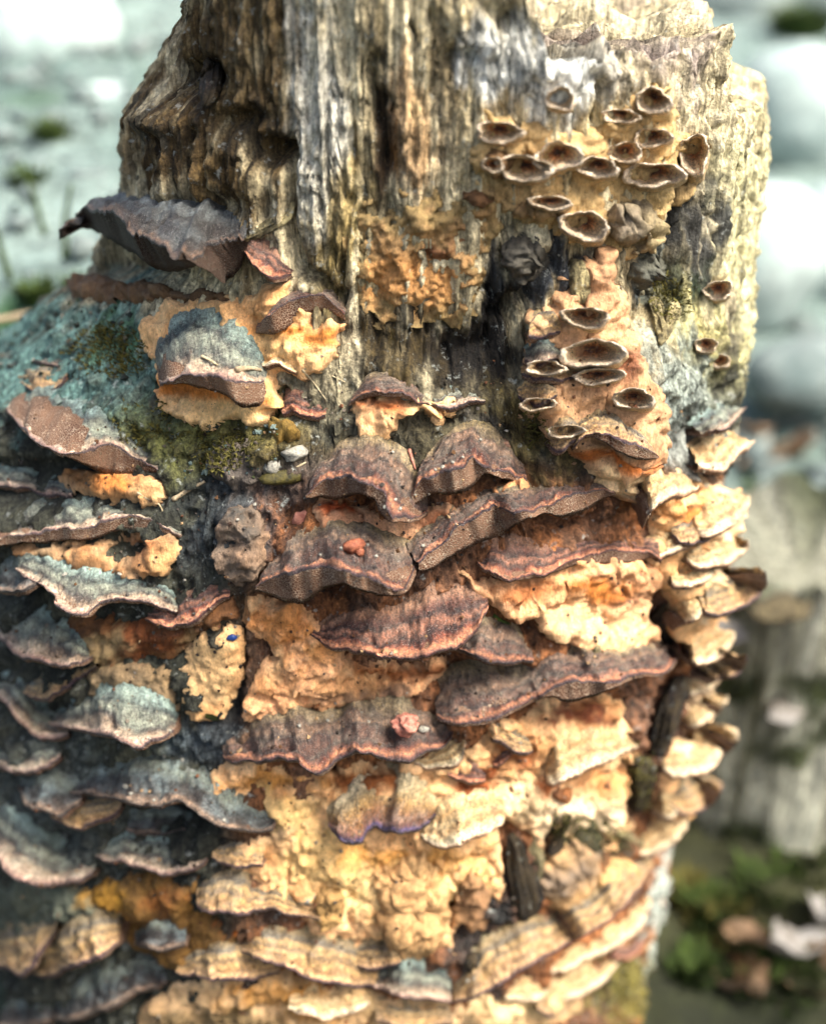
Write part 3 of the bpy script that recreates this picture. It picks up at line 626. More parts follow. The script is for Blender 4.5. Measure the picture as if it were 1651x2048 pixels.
BR = [
# ---- upper left
('thin dark ruffled bracket with darker underside at the far shoulder', 'umber', -8, [(190, 402), (260, 392), (350, 395), (430, 408), (495, 448)], [(118, 472), (165, 416), (215, 426), (262, 456), (310, 493), (355, 508), (400, 500), (440, 482), (490, 478)], [(118, 480), (160, 456), (215, 476), (262, 505), (310, 538), (355, 542), (400, 536), (445, 562), (480, 536), (497, 485)], None, .0014, .006, None, M['darkpore'], 3.0),
('small pointed brown flap at the end of the ruffled bracket', 'rust', -25, [(488, 470), (530, 478), (562, 508), (584, 545)], [(488, 494), (510, 530), (545, 551), (582, 549)], None),
('grey lipped arched bracket over orange hollows', 'choc', 12, [(512, 650), (548, 610), (592, 582), (622, 576), (658, 582), (692, 620)], [(511, 655), (547, 619), (591, 594), (620, 588), (656, 594), (690, 627)], [(511, 668), (547, 668), (575, 656), (605, 634), (640, 622), (674, 630), (689, 640)]),
('broad grey topped bracket with rolled brown lip over cream crust', 'grey', -28, [(285, 690), (310, 630), (380, 602), (450, 620), (505, 670), (532, 735)], [(318, 768), (345, 756), (378, 745), (418, 749), (454, 756), (498, 765), (530, 763)], [(320, 772), (363, 767), (411, 778), (454, 792), (480, 812), (522, 812), (533, 786)]),
('thin cream arch lip above the split crust', 'cream', 0, [(500, 740), (520, 726), (548, 717), (575, 726), (594, 742)], [(500, 748), (518, 737), (547, 728), (573, 737), (592, 746)], None),
('small square grey brown bracket with cream edge beside the crust split', 'rust', -55, [(565, 782), (598, 772), (638, 786), (652, 806)], [(562, 826), (585, 822), (612, 836), (650, 832)], None),
('lone arched brown bracket above its cream apron', 'choc', -15, [(700, 796), (728, 758), (770, 745), (820, 762), (868, 800)], [(698, 809), (718, 795), (754, 784), (783, 785), (820, 795), (849, 805), (870, 809)], [(698, 812), (720, 800), (754, 792), (783, 793), (820, 800), (849, 809), (870, 813)]),
('grey scaly flap right of the lone arched bracket', 'grey', -40, [(862, 790), (890, 765), (930, 770), (970, 795)], [(868, 812), (890, 818), (930, 805), (972, 802)], None),
# ---- left
('little grey bracket at the mossy left end', 'grey', -15, [(-30, 690), (20, 675), (70, 690), (118, 722)], [(-30, 735), (20, 728), (70, 722), (118, 730)], None),
('tiny ochre flap under the little mossy bracket', 'tan', -45, [(30, 735), (70, 728), (110, 730), (130, 745)], [(40, 765), (70, 778), (105, 775), (130, 752)], None),
('long curling bracket with pale underside sweeping down the mossy slope', 'grey', -12, [(-20, 730), (40, 742), (110, 760), (170, 790), (230, 840), (285, 892), (333, 940)], [(-20, 790), (22, 826), (47, 858), (80, 887), (120, 904), (156, 904), (189, 898), (218, 889), (243, 891), (269, 912), (305, 931), (334, 948)], [(-20, 797), (22, 833), (50, 866), (91, 895), (145, 918), (203, 945), (247, 948), (290, 943), (318, 946), (335, 952)]),
('long pale topped bracket above the black hole', 'grey', -12, [(-25, 1015), (50, 985), (140, 990), (220, 1004), (295, 1022), (356, 1062)], [(-25, 1090), (22, 1073), (73, 1064), (127, 1058), (182, 1050), (236, 1037), (269, 1030), (302, 1037), (327, 1054), (360, 1071)], [(-25, 1098), (36, 1086), (109, 1083), (182, 1079), (218, 1068), (254, 1060), (312, 1067), (340, 1068), (360, 1075)]),
('blue grey bracket with folded left corner and tan rolled edge', 'grey', -30, [(30, 1112), (110, 1112), (180, 1136), (240, 1146), (310, 1162), (352, 1195)], [(33, 1138), (73, 1165), (109, 1191), (113, 1213), (145, 1226), (174, 1224), (211, 1203), (247, 1200), (291, 1203), (327, 1214), (350, 1222)], None),
('short tan lobed bracket tucked against the blue grey bracket', 'rust', -35, [(296, 1212), (340, 1190), (395, 1172), (455, 1175)], [(290, 1238), (320, 1250), (363, 1250), (392, 1239), (418, 1214), (458, 1190)], None),
('mottled grey bracket with studded pale margin', 'grey', -38, [(-30, 1215), (30, 1192), (90, 1205), (140, 1245), (182, 1308)], [(-30, 1255), (7, 1287), (36, 1308), (73, 1323), (105, 1332), (145, 1326), (184, 1314)], None),
('small folded bracket under the studded grey one', 'tan', -30, [(38, 1372), (78, 1348), (130, 1334), (190, 1326)], [(34, 1383), (65, 1392), (95, 1393), (124, 1381), (156, 1355), (192, 1333)], None),
('slanting tan grey bracket descending to the silver rimmed one', 'grey', -35, [(-30, 1330), (20, 1335), (70, 1385), (130, 1450)], [(-30, 1375), (10, 1410), (50, 1455), (85, 1476), (132, 1472)], None),
('silver rimmed bracket with dark blue band', 'grey', -32, [(92, 1432), (140, 1388), (190, 1358), (250, 1352), (312, 1380), (354, 1436)], [(91, 1450), (124, 1455), (164, 1461), (203, 1468), (240, 1483), (276, 1493), (302, 1486), (327, 1472), (356, 1450)], None),
('wide slate bracket with white grit and drooping right tip', 'dark', -28, [(150, 1565), (200, 1522), (270, 1505), (350, 1510), (420, 1545), (485, 1592), (548, 1630)], [(138, 1584), (182, 1590), (225, 1599), (262, 1610), (309, 1610), (356, 1602), (382, 1617), (418, 1639), (465, 1657), (509, 1662), (538, 1657), (552, 1643)], None),
('dark hollow bracket under the slate one', 'dark', -25, [(38, 1562), (75, 1535), (125, 1535), (160, 1570)], [(34, 1570), (50, 1603), (84, 1622), (115, 1630), (165, 1600)], None),
('thin ochre lipped bracket shaded by the slate one', 'tan', -15, [(105, 1612), (140, 1600), (190, 1600), (240, 1598)], [(103, 1632), (145, 1653), (182, 1645), (218, 1634), (243, 1607)], None),
('striped grey bracket with dark wavy rim in deep shade', 'grey', -38, [(186, 1700), (225, 1668), (290, 1655), (352, 1668), (411, 1710)], [(183, 1712), (203, 1720), (236, 1720), (265, 1731), (302, 1745), (338, 1751), (382, 1743), (403, 1731), (414, 1718)], None),
('broad pale bracket with lilac edge spilling off the left side', 'grey', -45, [(-30, 1590), (20, 1585), (80, 1650), (140, 1680), (188, 1712)], [(-30, 1690), (0, 1724), (22, 1752), (58, 1766), (109, 1768), (153, 1763), (190, 1748)], None),
('grey lipped bracket at the lower edge of the golden sheet', 'tan', -35, [(392, 1778), (428, 1745), (485, 1740), (515, 1772), (565, 1790), (636, 1826)], [(388, 1788), (393, 1808), (411, 1821), (454, 1827), (509, 1825), (545, 1821), (581, 1829), (640, 1841)], None),
('oval striped bracket with white lower rim', 'tan', -42, [(52, 1925), (85, 1868), (140, 1830), (205, 1818), (252, 1852)], [(52, 1946), (91, 1951), (127, 1941), (174, 1923), (218, 1898), (255, 1868)], None),
('pale ribbed bracket left of the oval striped one', 'tan', -45, [(-30, 1850), (20, 1840), (70, 1840), (110, 1838)], [(-30, 1925), (15, 1936), (48, 1946), (112, 1860)], None),
('slate bracket slanting below the oval striped one', 'dark', -42, [(105, 2005), (155, 1952), (220, 1918), (280, 1908), (332, 1945)], [(105, 2032), (145, 2043), (193, 2025), (233, 2010), (262, 1989), (298, 1979), (334, 1966)], None),
('dark bracket in the bottom corner', 'dark', -42, [(-30, 1990), (40, 1980), (98, 2000)], [(-30, 2060), (40, 2056), (98, 2042)], None),
# ---- bottom
('ribbed tan bracket left of the long low shelf', 'tan', -40, [(352, 1925), (395, 1888), (455, 1880), (520, 1892), (562, 1930)], [(352, 1941), (392, 1952), (454, 1961), (509, 1956), (560, 1944)], None),
('long low bracket shelf with blue grey inner band', 'tan', -35, [(472, 1886), (515, 1845), (590, 1858), (660, 1868), (720, 1885), (765, 1920)], [(472, 1898), (534, 1923), (567, 1934), (604, 1949), (654, 1963), (702, 1969), (748, 1972)], None),
('pale grey bracket continuing the long low shelf', 'grey', -38, [(755, 1925), (800, 1915), (850, 1922), (905, 1950)], [(745, 1974), (782, 1985), (836, 1998), (902, 2005)], None),
('large sweeping bracket with dark inner band at the right foot', 'tan', -30, [(912, 1955), (955, 1882), (1030, 1838), (1110, 1822), (1190, 1780), (1250, 1728), (1298, 1712)], [(907, 2004), (945, 1999), (1005, 1968), (1050, 1936), (1105, 1906), (1155, 1877), (1218, 1840), (1266, 1790), (1311, 1728)], None),
('thick pale rolled bracket under the sweeping one', 'cream', -45, [(1092, 1922), (1155, 1882), (1218, 1845), (1268, 1798), (1298, 1785)], [(1100, 1948), (1150, 1933), (1218, 1900), (1276, 1862), (1302, 1812)], None),
('small dark tipped bracket below the pale roll', 'rust', -30, [(1222, 1898), (1260, 1882), (1294, 1862)], [(1228, 1919), (1255, 1922), (1276, 1907), (1296, 1880)], None),
('lowest cream bracket with a dark purple edge', 'cream', -42, [(1120, 1960), (1160, 1930), (1200, 1914), (1238, 1910)], [(1128, 2000), (1173, 1987), (1209, 1960), (1242, 1924)], None),
('small cream lobe left of the lowest cream bracket', 'cream', -50, [(1010, 1975), (1045, 1945), (1080, 1950), (1092, 1975)], [(1012, 1995), (1045, 2000), (1075, 1998), (1095, 1978)], None),
('tan flap beside the lowest small lobe', 'tan', -50, [(1075, 1985), (1100, 1960), (1130, 1970), (1142, 2000)], [(1075, 2015), (1095, 2030), (1125, 2028), (1145, 2005)], None),
# ---- centre
('ruffled chocolate bracket with mossy grey dished top', 'choc', -8, [(630, 945), (665, 895), (715, 875), (770, 880), (825, 905), (850, 950), (856, 1000)], [(612, 990), (634, 968), (667, 955), (696, 951), (711, 960), (733, 968), (760, 979), (772, 997), (772, 1020), (791, 1036), (827, 1037), (855, 1022)], [(613, 996), (645, 995), (682, 997), (714, 990), (733, 997), (747, 1000), (752, 1010), (760, 1028), (775, 1042), (795, 1046), (828, 1044), (855, 1030)]),
('chocolate bracket with folded crest and strap like lip', 'choc', -8, [(838, 960), (862, 900), (905, 862), (960, 842), (1005, 865), (1048, 935)], [(809, 1014), (823, 992), (842, 964), (863, 952), (900, 946), (929, 928), (943, 906), (958, 924), (983, 939), (1020, 944), (1051, 957)], [(809, 1020), (838, 1005), (863, 990), (905, 990), (936, 980), (958, 958), (972, 948), (1009, 958), (1035, 962), (1051, 968)]),
('fuzzy upright brown tuft on the folded chocolate bracket', 'rust', -60, [(970, 925), (980, 884), (1000, 868), (1022, 882), (1026, 920)], [(972, 932), (988, 938), (1002, 938), (1014, 936), (1026, 928)], None),
('long dark ribbon bracket with netted pale pores', 'choc', -6, [(800, 1085), (850, 1055), (900, 1016), (950, 988), (1000, 982), (1050, 975), (1100, 952), (1160, 960), (1230, 980)], [(836, 1122), (863, 1098), (885, 1083), (911, 1055), (936, 1037), (965, 1022), (987, 1012), (1016, 1021), (1045, 1022), (1074, 1018), (1100, 1010), (1134, 987), (1173, 982), (1232, 985)], [(838, 1142), (863, 1140), (892, 1122), (936, 1097), (965, 1083), (1009, 1067), (1045, 1042), (1070, 1033), (1095, 1027), (1126, 1034), (1166, 1022), (1205, 998), (1232, 989)]),
('chocolate bracket with lacy netted underside and red folded corner', 'choc', -8, [(535, 1142), (575, 1075), (635, 1042), (700, 1045), (760, 1062), (808, 1082), (838, 1100)], [(508, 1175), (541, 1156), (566, 1142), (595, 1144), (632, 1136), (668, 1138), (704, 1147), (741, 1156), (777, 1176), (800, 1178), (818, 1159), (837, 1112)], [(510, 1180), (544, 1192), (574, 1206), (606, 1207), (632, 1187), (675, 1166), (704, 1173), (741, 1186), (784, 1193), (813, 1184), (828, 1162), (839, 1116)]),
('rust brown banded bracket with a bright red raised shoulder', 'rust', -30, [(625, 1262), (655, 1240), (690, 1224), (740, 1213), (790, 1204), (830, 1178), (865, 1158), (910, 1158), (950, 1172), (976, 1196)], [(622, 1270), (653, 1287), (686, 1298), (723, 1304), (759, 1313), (795, 1316), (832, 1317), (868, 1298), (904, 1291), (930, 1279), (955, 1253), (977, 1214)], None),
('grey lobe with tan strap edge beside the red shoulder', 'choc', -28, [(885, 1292), (920, 1275), (955, 1235), (990, 1228), (1030, 1252), (1064, 1298)], [(866, 1302), (904, 1295), (930, 1303), (959, 1317), (988, 1325), (1031, 1324), (1068, 1322)], None),
('wavy slate bracket carrying a red pebble', 'choc', -22, [(438, 1488), (475, 1452), (525, 1430), (595, 1415), (660, 1420), (705, 1402), (760, 1392), (813, 1395), (855, 1420), (888, 1440), (914, 1446)], [(446, 1512), (465, 1523), (490, 1518), (523, 1522), (559, 1512), (588, 1520), (613, 1542), (639, 1547), (668, 1523), (697, 1505), (726, 1502), (759, 1512), (795, 1522), (824, 1522), (850, 1501), (879, 1492), (900, 1472), (917, 1453)], None),
('pale green scalloped flap under the pebble bracket', 'cream', -40, [(828, 1518), (868, 1500), (905, 1476), (926, 1468)], [(828, 1527), (857, 1536), (893, 1534), (922, 1522), (930, 1490)], None),
('broad dark bracket with striped edge running out to the right', 'choc', -22, [(866, 1400), (880, 1348), (940, 1322), (1000, 1336), (1060, 1322), (1110, 1292), (1180, 1300), (1250, 1292), (1300, 1284), (1352, 1278)], [(872, 1436), (900, 1443), (936, 1448), (982, 1442), (1027, 1419), (1073, 1396), (1105, 1374), (1155, 1356), (1209, 1364), (1255, 1359), (1291, 1349), (1337, 1341), (1361, 1300)], [(872, 1441), (900, 1449), (936, 1453), (982, 1447), (1027, 1425), (1073, 1402), (1100, 1394), (1140, 1402), (1191, 1390), (1240, 1372), (1285, 1356), (1337, 1346), (1361, 1305)]),
('thick tan bracket with a dark blunt left end', 'rust', -35, [(956, 1098), (985, 1072), (1030, 1066), (1080, 1080), (1150, 1076), (1230, 1070), (1318, 1085)], [(954, 1120), (977, 1142), (1014, 1158), (1059, 1153), (1105, 1142), (1150, 1119), (1196, 1106), (1255, 1101), (1300, 1106), (1323, 1118)], [(954, 1124), (977, 1147), (1014, 1162), (1059, 1157), (1105, 1147), (1160, 1128), (1210, 1128), (1260, 1126), (1300, 1117), (1323, 1122)]),
('pointed pale bracket beyond the thick tan one', 'cream', -30, [(1300, 1082), (1340, 1056), (1390, 1048), (1412, 1056)], [(1318, 1116), (1338, 1110), (1362, 1098), (1412, 1076)], None),
('tan hooded bracket on the bright right flank', 'cream', -20, [(1284, 990), (1300, 950), (1340, 930), (1385, 942), (1442, 962)], [(1288, 1050), (1304, 1017), (1327, 1001), (1363, 985), (1410, 974), (1446, 970)], None),
('open mouthed bracket at the base of the crust tower', 'tan', -12, [(1143, 880), (1160, 845), (1195, 826), (1240, 842), (1285, 866), (1316, 898)], [(1144, 892), (1173, 868), (1205, 870), (1252, 884), (1285, 894), (1318, 911)], [(1144, 896), (1173, 876), (1205, 884), (1240, 906), (1280, 919), (1318, 916)]),
# ---- lobes stacked on the tower
('top scale on the left side of the crust tower', 'tan', -40, [(1062, 650), (1080, 622), (1105, 625), (1122, 650)], [(1054, 670), (1080, 674), (1100, 668), (1122, 664)], None, .2, .002),
('second grey scale down the crust tower', 'grey', -45, [(1050, 700), (1075, 676), (1105, 680), (1122, 705)], [(1050, 718), (1070, 728), (1098, 722), (1122, 714)], None, .2, .002),
('third broad scale down the crust tower', 'tan', -45, [(1040, 735), (1065, 715), (1110, 722), (1145, 745)], [(1042, 748), (1075, 756), (1110, 758), (1148, 752)], None, .2, .002),
('lowest brown scale on the crust tower', 'tan', -45, [(1034, 782), (1050, 756), (1085, 756), (1112, 780)], [(1033, 792), (1055, 802), (1085, 803), (1112, 794)], None, .2, .002),
('folded scale between the tower hollows', 'tan', -45, [(1100, 870), (1115, 838), (1145, 832), (1165, 850)], [(1102, 890), (1115, 900), (1138, 890), (1162, 866)], None, .2, .002),
# ---- lower centre
('ochre two lobed bracket with violet blue rim', 'violet', -40, [(648, 1612), (700, 1556), (780, 1532), (850, 1556), (884, 1612)], [(655, 1650), (667, 1669), (680, 1682), (700, 1686), (723, 1682), (738, 1662), (748, 1653), (771, 1661), (807, 1663), (840, 1654), (874, 1630)], None),
('cream ridged bracket beside the violet rimmed one', 'cream', -35, [(836, 1650), (875, 1600), (940, 1580), (995, 1572), (1020, 1605)], [(841, 1673), (858, 1687), (887, 1691), (927, 1685), (967, 1669), (1006, 1642)], None),
('ochre speckled bracket with a pale pointed tip', 'cream', -35, [(1094, 1530), (1115, 1482), (1155, 1458), (1209, 1452), (1255, 1472), (1290, 1486)], [(1090, 1548), (1100, 1570), (1146, 1551), (1191, 1533), (1237, 1511), (1292, 1491)], None),
('narrow grey tongue pointing down right', 'tan', -45, [(975, 1450), (1000, 1436), (1030, 1448), (1060, 1480)], [(985, 1480), (1010, 1490), (1040, 1506), (1068, 1502)], None),
('brown hanging curl under the green scalloped flap', 'rust', -55, [(895, 1530), (925, 1515), (955, 1520), (975, 1545)], [(896, 1550), (920, 1560), (945, 1566), (974, 1562)], None),
('small rusty curl on the golden sheet', 'rust', -50, [(985, 1515), (1005, 1498), (1025, 1500)], [(986, 1530), (1005, 1526), (1026, 1512)], None),
# ---- right flank
('upturned blue grey flap standing off the right edge', 'grey', -5, [(1380, 850), (1405, 815), (1440, 805), (1484, 808)], [(1415, 866), (1440, 862), (1458, 850), (1490, 812)], None),
('pale fan bracket below the upturned flap', 'cream', -20, [(1378, 895), (1420, 868), (1470, 850), (1500, 862)], [(1395, 935), (1425, 938), (1460, 928), (1510, 880)], None),
]
FL = [('cream flap just below the tan hooded bracket', 1448, 1012, 52, 30, 'cream'), ('narrow cream flap tucked under the tan hooded bracket', 1385, 1050, 45, 22, 'tan'), ('cream flap right of the pointed pale bracket', 1440, 1090, 50, 30, 'cream'), ('frilly cream flap below the pointed pale bracket', 1390, 1135, 48, 26, 'cream'),
 ('tan flap with shaded mouth standing out from the right flank', 1458, 1165, 52, 34, 'tan'), ('short cream flap above the wide cream flap', 1385, 1215, 45, 28, 'cream'), ('wide cream flap level with the end of the broad dark bracket', 1415, 1280, 60, 32, 'cream'), ('rounded tan flap crowding the wide cream flap', 1455, 1320, 40, 28, 'tan'),
 ('cream flap next above the dark bark spur', 1410, 1350, 58, 32, 'cream'), ('cream flap beside the dark bark spur', 1412, 1415, 52, 32, 'cream'), ('rounded cream flap outside the dark bark spur', 1440, 1462, 34, 26, 'cream'), ('cream flap below the dark bark spur', 1382, 1500, 52, 34, 'cream'),
 ('ochre flap low on the right flank above the bare wood', 1392, 1568, 48, 34, 'tan'), ('small cream flap beside the low ochre flap', 1342, 1600, 36, 28, 'cream'), ('lowest cream flap on the right flank over bare grey wood', 1325, 1650, 42, 40, 'cream')]
FLANK = []
for k, (lb, x, y, rx, ry, p) in enumerate(FL):
    rx *= rng.uniform(.75, 1.3); ry *= rng.uniform(.7, 1.35); sl_ = rng.uniform(.15, .6); x += rng.uniform(-10, 6); up = lambda X: y-(X-x)*sl_
    a = [(x-rx, up(x-rx)), (x-rx*.5, up(x-rx*.5)-ry*.45), (x+rx*.3, up(x+rx*.3)-ry*.5), (x+rx*.9, up(x+rx*.9)-ry*.1)]
    r = [(x-rx*1.02, up(x-rx)+ry*.45), (x-rx*.6, up(x-rx*.6)+ry*1.1), (x, up(x)+ry*1.3), (x+rx*.6, up(x+rx*.6)+ry*1.25), (x+rx*1.0, up(x+rx)+ry*.75), (x+rx*1.02, up(x+rx)+ry*.2)]
    FLANK.append((lb, a, r, p))
BR += [
('small dark shelf tucked under the folded blue grey corner', 'dark', -30, [(-25, 1118), (30, 1100), (85, 1120)], [(-25, 1168), (18, 1182), (58, 1174), (98, 1148)], None),
('weathered teal grey shelf below the slanting bracket', 'grey', -35, [(-25, 1488), (40, 1470), (108, 1492)], [(-25, 1530), (30, 1546), (80, 1541), (122, 1512)], None),
('hidden dark shelf in the shade under the wide slate bracket', 'dark', -30, [(250, 1628), (310, 1614), (380, 1632)], [(252, 1656), (310, 1670), (372, 1660)], None),
('little tan shelf where the slate tip meets the golden sheet', 'tan', -40, [(422, 1692), (470, 1678), (526, 1702)], [(422, 1716), (470, 1737), (526, 1728)], None),
('dark shelf in the hollow beside the oval striped bracket', 'dark', -35, [(262, 1862), (310, 1834), (366, 1852)], [(262, 1888), (310, 1902), (368, 1890)], None),
('cream curl at the foot under the long low shelf', 'cream', -40, [(576, 1992), (640, 1968), (730, 1988)], [(576, 2016), (630, 2036), (690, 2033), (738, 2006)], None),
('ochre lip at the very foot right of the cream curl', 'tan', -40, [(750, 2006), (830, 2008), (905, 2022)], [(752, 2040), (830, 2054), (908, 2046)], None),
('ashy shelf between the long curling and long pale topped brackets', 'grey', -25, [(-25, 925), (30, 930), (90, 950), (140, 975)], [(-25, 965), (30, 975), (90, 985), (145, 992)], None),
('low ochre shelf beside the short brown knob', 'tan', -40, [(690, 1905), (740, 1880), (800, 1905)], [(690, 1925), (740, 1938), (802, 1925)], None),
]
for b in BR: bracket(*b)
for lb, a, r, p in FLANK: bracket(lb, p, -30, a, r, None, group='flaps on the right flank')

# ------------------------------------------------------------------ cup fungi: tubes that flare from the wood and open outward
def cup(label, x, y, rx, ry, prot, body=1.0, drop=.55, ang=0, dark=1.0, group=None, hollow=True):
    prot = prot*.8; n = 40; t = np.linspace(0, 2*np.pi, n, endpoint=False); ca, sa = math.cos(ang), math.sin(ang); sd = x*.37+y*.11
    q = np.c_[np.cos(t)*1.3, np.sin(t)*1.3, np.full(n, sd)]
    ph = sd*2.1
    wob = 1+.10*np.sin(2*t+ph)+.07*np.sin(3*t+ph*1.7)+.045*np.sin(5*t+ph*2.3)+.03*np.sin(9*t+ph)+.025*np.sin(13*t+ph*3)
    hood = 1+.14*-np.sin(t)+.12*np.sin(4*t+ph)
    def ring(k, pull, dy=0, dx=0):
        out = []
        for i in range(n):
            ex, ey = rx*k*wob[i]*math.cos(t[i]), ry*k*wob[i]*math.sin(t[i])
            X, Y = x+dx+ex*ca-ey*sa, y+dy+ex*sa+ey*ca
            d = ray(X, Y); out.append(CAM+d*(hd-pull*(hood[i] if pull > 0 else 1)))
        return np.array(out)
    h, nn = hit(x, y); hd = np.linalg.norm(h-CAM)
    def sring(k, dy, depth=-.002):
        out = []
        for i in range(n):
            ex, ey = rx*k*wob[i]*math.cos(t[i]), ry*k*1.15*wob[i]*math.sin(t[i])
            hh, _ = hit(x+ex*ca-ey*sa, y+dy+ex*sa+ey*ca); out.append(h if hh is None else hh)
        o = np.array(out); o = o*.5+np.roll(o, 1, 0)*.25+np.roll(o, -1, 0)*.25
        v = o-CAM; L = np.linalg.norm(v, axis=1, keepdims=True); return CAM+v/L*(L-depth)
    base = sring(body*1.12, ry*drop*.6); mid = ring(body*.97, prot*.45, ry*drop*.4)
    R1 = ring(1.07, prot*.9, ry*.06); R2 = ring(1.0, prot*1.04, ry*.02); R3 = ring(.91, prot*.98)
    rows = [base, base*.5+mid*.5, mid, mid*.45+R1*.55, R1, R2, R3, ring(.84, prot*.78, -ry*.03), ring(.72, prot*.5, -ry*.10), ring(.56, prot*.2, -ry*.2), ring(.34, prot*.03+.0007, -ry*.26), ring(.05, .0005, -ry*.28)]
    vv = [0, .12, .24, .36, .46, .5, .54, .62, .72, .82, .92, 1.0]
    G = np.array(rows); f = G.reshape(-1, 3); f = f+(FWD*-1)[None]*(fbm(f, 260, 3, 4)*.0011+fbm(f, 800, 3, 5)*.0005)[:, None]; 
    nr = len(rows); UVg = np.stack([np.tile(np.linspace(0, rx*6/FPX*.35, n), (nr, 1)), np.tile(np.array(vv)[:, None], (1, n))], -1).reshape(-1, 2)
    root = empty('cup_fungus', h, label, 'cup fungus', group)
    F1 = gridfaces(7, n, wrap=True); G1 = f[:7*n]; G2 = f[6*n:]
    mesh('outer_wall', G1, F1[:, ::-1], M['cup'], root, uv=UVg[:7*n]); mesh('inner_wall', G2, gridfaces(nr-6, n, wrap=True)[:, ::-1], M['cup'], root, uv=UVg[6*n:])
CU = [('single small cup standing clear above the cluster', 1120, 198, 31, 20, .006), ('topmost right cup with a pale lip near the torn top', 1306, 200, 38, 23, .008), ('domed cup with a furry lilac hood left of the cluster', 998, 264, 42, 22, .007),
 ('left half of the large double cup', 1048, 336, 56, 24, .009), ('right half of the large double cup with deepest shadow', 1116, 312, 46, 28, .007), ('small round cup right of the double cup', 1194, 334, 40, 20, .007),
 ('narrow hooded cup behind the small round cup', 1250, 304, 36, 19, .006), ('tilted pale cup under the topmost right one', 1304, 274, 34, 20, .007), ('wide flat mouthed cup on the right of the cluster', 1306, 349, 56, 25, .010),
 ('tall dark cup beside the black crevice', 1386, 308, 32, 36, .010), ('cream lipped cup lowest in the cluster', 1168, 450, 48, 28, .009), ('half closed cup squeezed under the topmost right one', 1240, 232, 40, 13, .005), ('little slit cup left of the double cup', 985, 330, 22, 14, .005), ('shallow saucer above the cream lipped cup', 1100, 405, 44, 13, .005),
 ('tiny pale cup on the right wood slab', 1434, 580, 30, 17, .006), ('tiny white cup low on the right wood slab', 1410, 690, 24, 13, .005), ('tiny bright cup beside the tiny white one', 1440, 722, 20, 12, .005),
 ('beaked hollow at the top of the crust tower', 1170, 634, 46, 20, .010), ('deep brown hollow in the middle of the crust tower', 1184, 706, 60, 28, .011), ('pouting lower lip under the deep brown hollow', 1196, 752, 50, 15, .008), ('small pinched hollow on the right of the crust tower', 1266, 797, 44, 18, .010), ('low wide hood on the left of the crust tower', 1090, 735, 42, 13, .007), ('shallow slit hollow under the lowest tower scale', 1074, 808, 36, 12, .007), ('narrow hood at the left foot of the crust tower', 1130, 862, 34, 13, .007)]
for c in CU: cup(*c)

# ------------------------------------------------------------------ wood pieces broken from the stump
def onsurf(x, y, out=0.0, tree=None):
    h, n = hit(x, y, tree); return h+n*out, n
def splinter(pts, w0, w1, mat, name='splinter', parent=stump, lift=.003, seed=1, flat=.5, dark=False):
    """a fibrous sliver of wood along a line of pixels on the stump"""
    p = ss(pts, 14, True); C = []
    for i, (x, y) in enumerate(p):
        h, n = onsurf(x, y); C.append(h+n*lift)
    C = smooth1(np.array(C), 3); T = np.gradient(C, axis=0); T /= np.linalg.norm(T, axis=1, keepdims=True)
    n = onsurf(*p[7])[1]; S = np.cross(T, n); S /= np.linalg.norm(S, axis=1, keepdims=True); Nn = np.cross(S, T)
    k = 36; a = np.linspace(0, 2*np.pi, k, endpoint=False); rows = []
    for i in range(14):
        t = i/13; ww = (w0*(1-t)+w1*t)*(.55+.45*min(1, 6*t, 6*(1-t)))
        r = ww*(1+.4*vn(np.c_[np.cos(a)*2+seed, np.sin(a)*2, np.full(k, t*1.2)], 1.7, seed)+.38*vn(np.c_[np.cos(a)*6+seed, np.sin(a)*6, np.full(k, t*2)], 1, seed+2)+.15*vn(np.c_[a*6, a*0+t*20, a*0], 1, seed))
        rows.append(C[i]+np.outer(np.cos(a)*r, S[i])+np.outer(np.sin(a)*r*flat, Nn[i]))
    V = np.vstack(rows+[C[:1], C[-1:]]); F = gridfaces(14, k, wrap=True).tolist()
    F += [[(j+1) % k, j, 14*k] for j in range(k)]+[[13*k+j, 13*k+(j+1) % k, 14*k+1] for j in range(k)]
    cc = lin((74, 64, 46) if dark else (150, 140, 108))*np.ones((len(V), 3))*(1+.5*fbm(V, 300, 3, seed))[:, None]
    return mesh(name, V, F, mat, parent, col=np.clip(cc, .01, 1))
for k, (pts, a, b, m) in enumerate([([(1345, 1345), (1330, 1400), (1300, 1500)], .0055, .004, 'bark'), ([(1325, 1195), (1322, 1240), (1325, 1290)], .001, .0035, 'bark'), ([(1012, 1655), (1030, 1720), (1045, 1820)], .002, .0055, 'bark'),
    ([(1060, 1670), (1075, 1730), (1070, 1790)], .0015, .002, 'wood'), ([(1352, 610), (1330, 650), (1310, 690)], .002, .0012, 'wood'), ([(1300, 600), (1318, 640), (1322, 680)], .0012, .0018, 'wood'), ([(1270, 1510), (1275, 1560), (1262, 1610)], .004, .003, 'bark'),
    ([(1230, 1665), (1260, 1680), (1295, 1690)], .0015, .001, 'wood'), ([(1130, 1625), (1115, 1660), (1090, 1700)], .001, .0022, 'bark'), ([(1190, 1290), (1190, 1310), (1192, 1330)], .0013, .0013, 'wood'), ([(1150, 515), (1165, 560), (1160, 600)], .002, .002, 'wood'),
    ([(930, 1900), (950, 1920), (975, 1925)], .003, .002, 'bark'), ([(430, 110), (440, 170), (425, 220)], .003, .002, 'bark'), ([(480, 480), (560, 440), (585, 400)], .0015, .001, 'wood')]):
    splinter(pts, a, b, M['wood'], seed=k+3, dark=m == 'bark', lift=.0012 if m == 'wood' else .003)

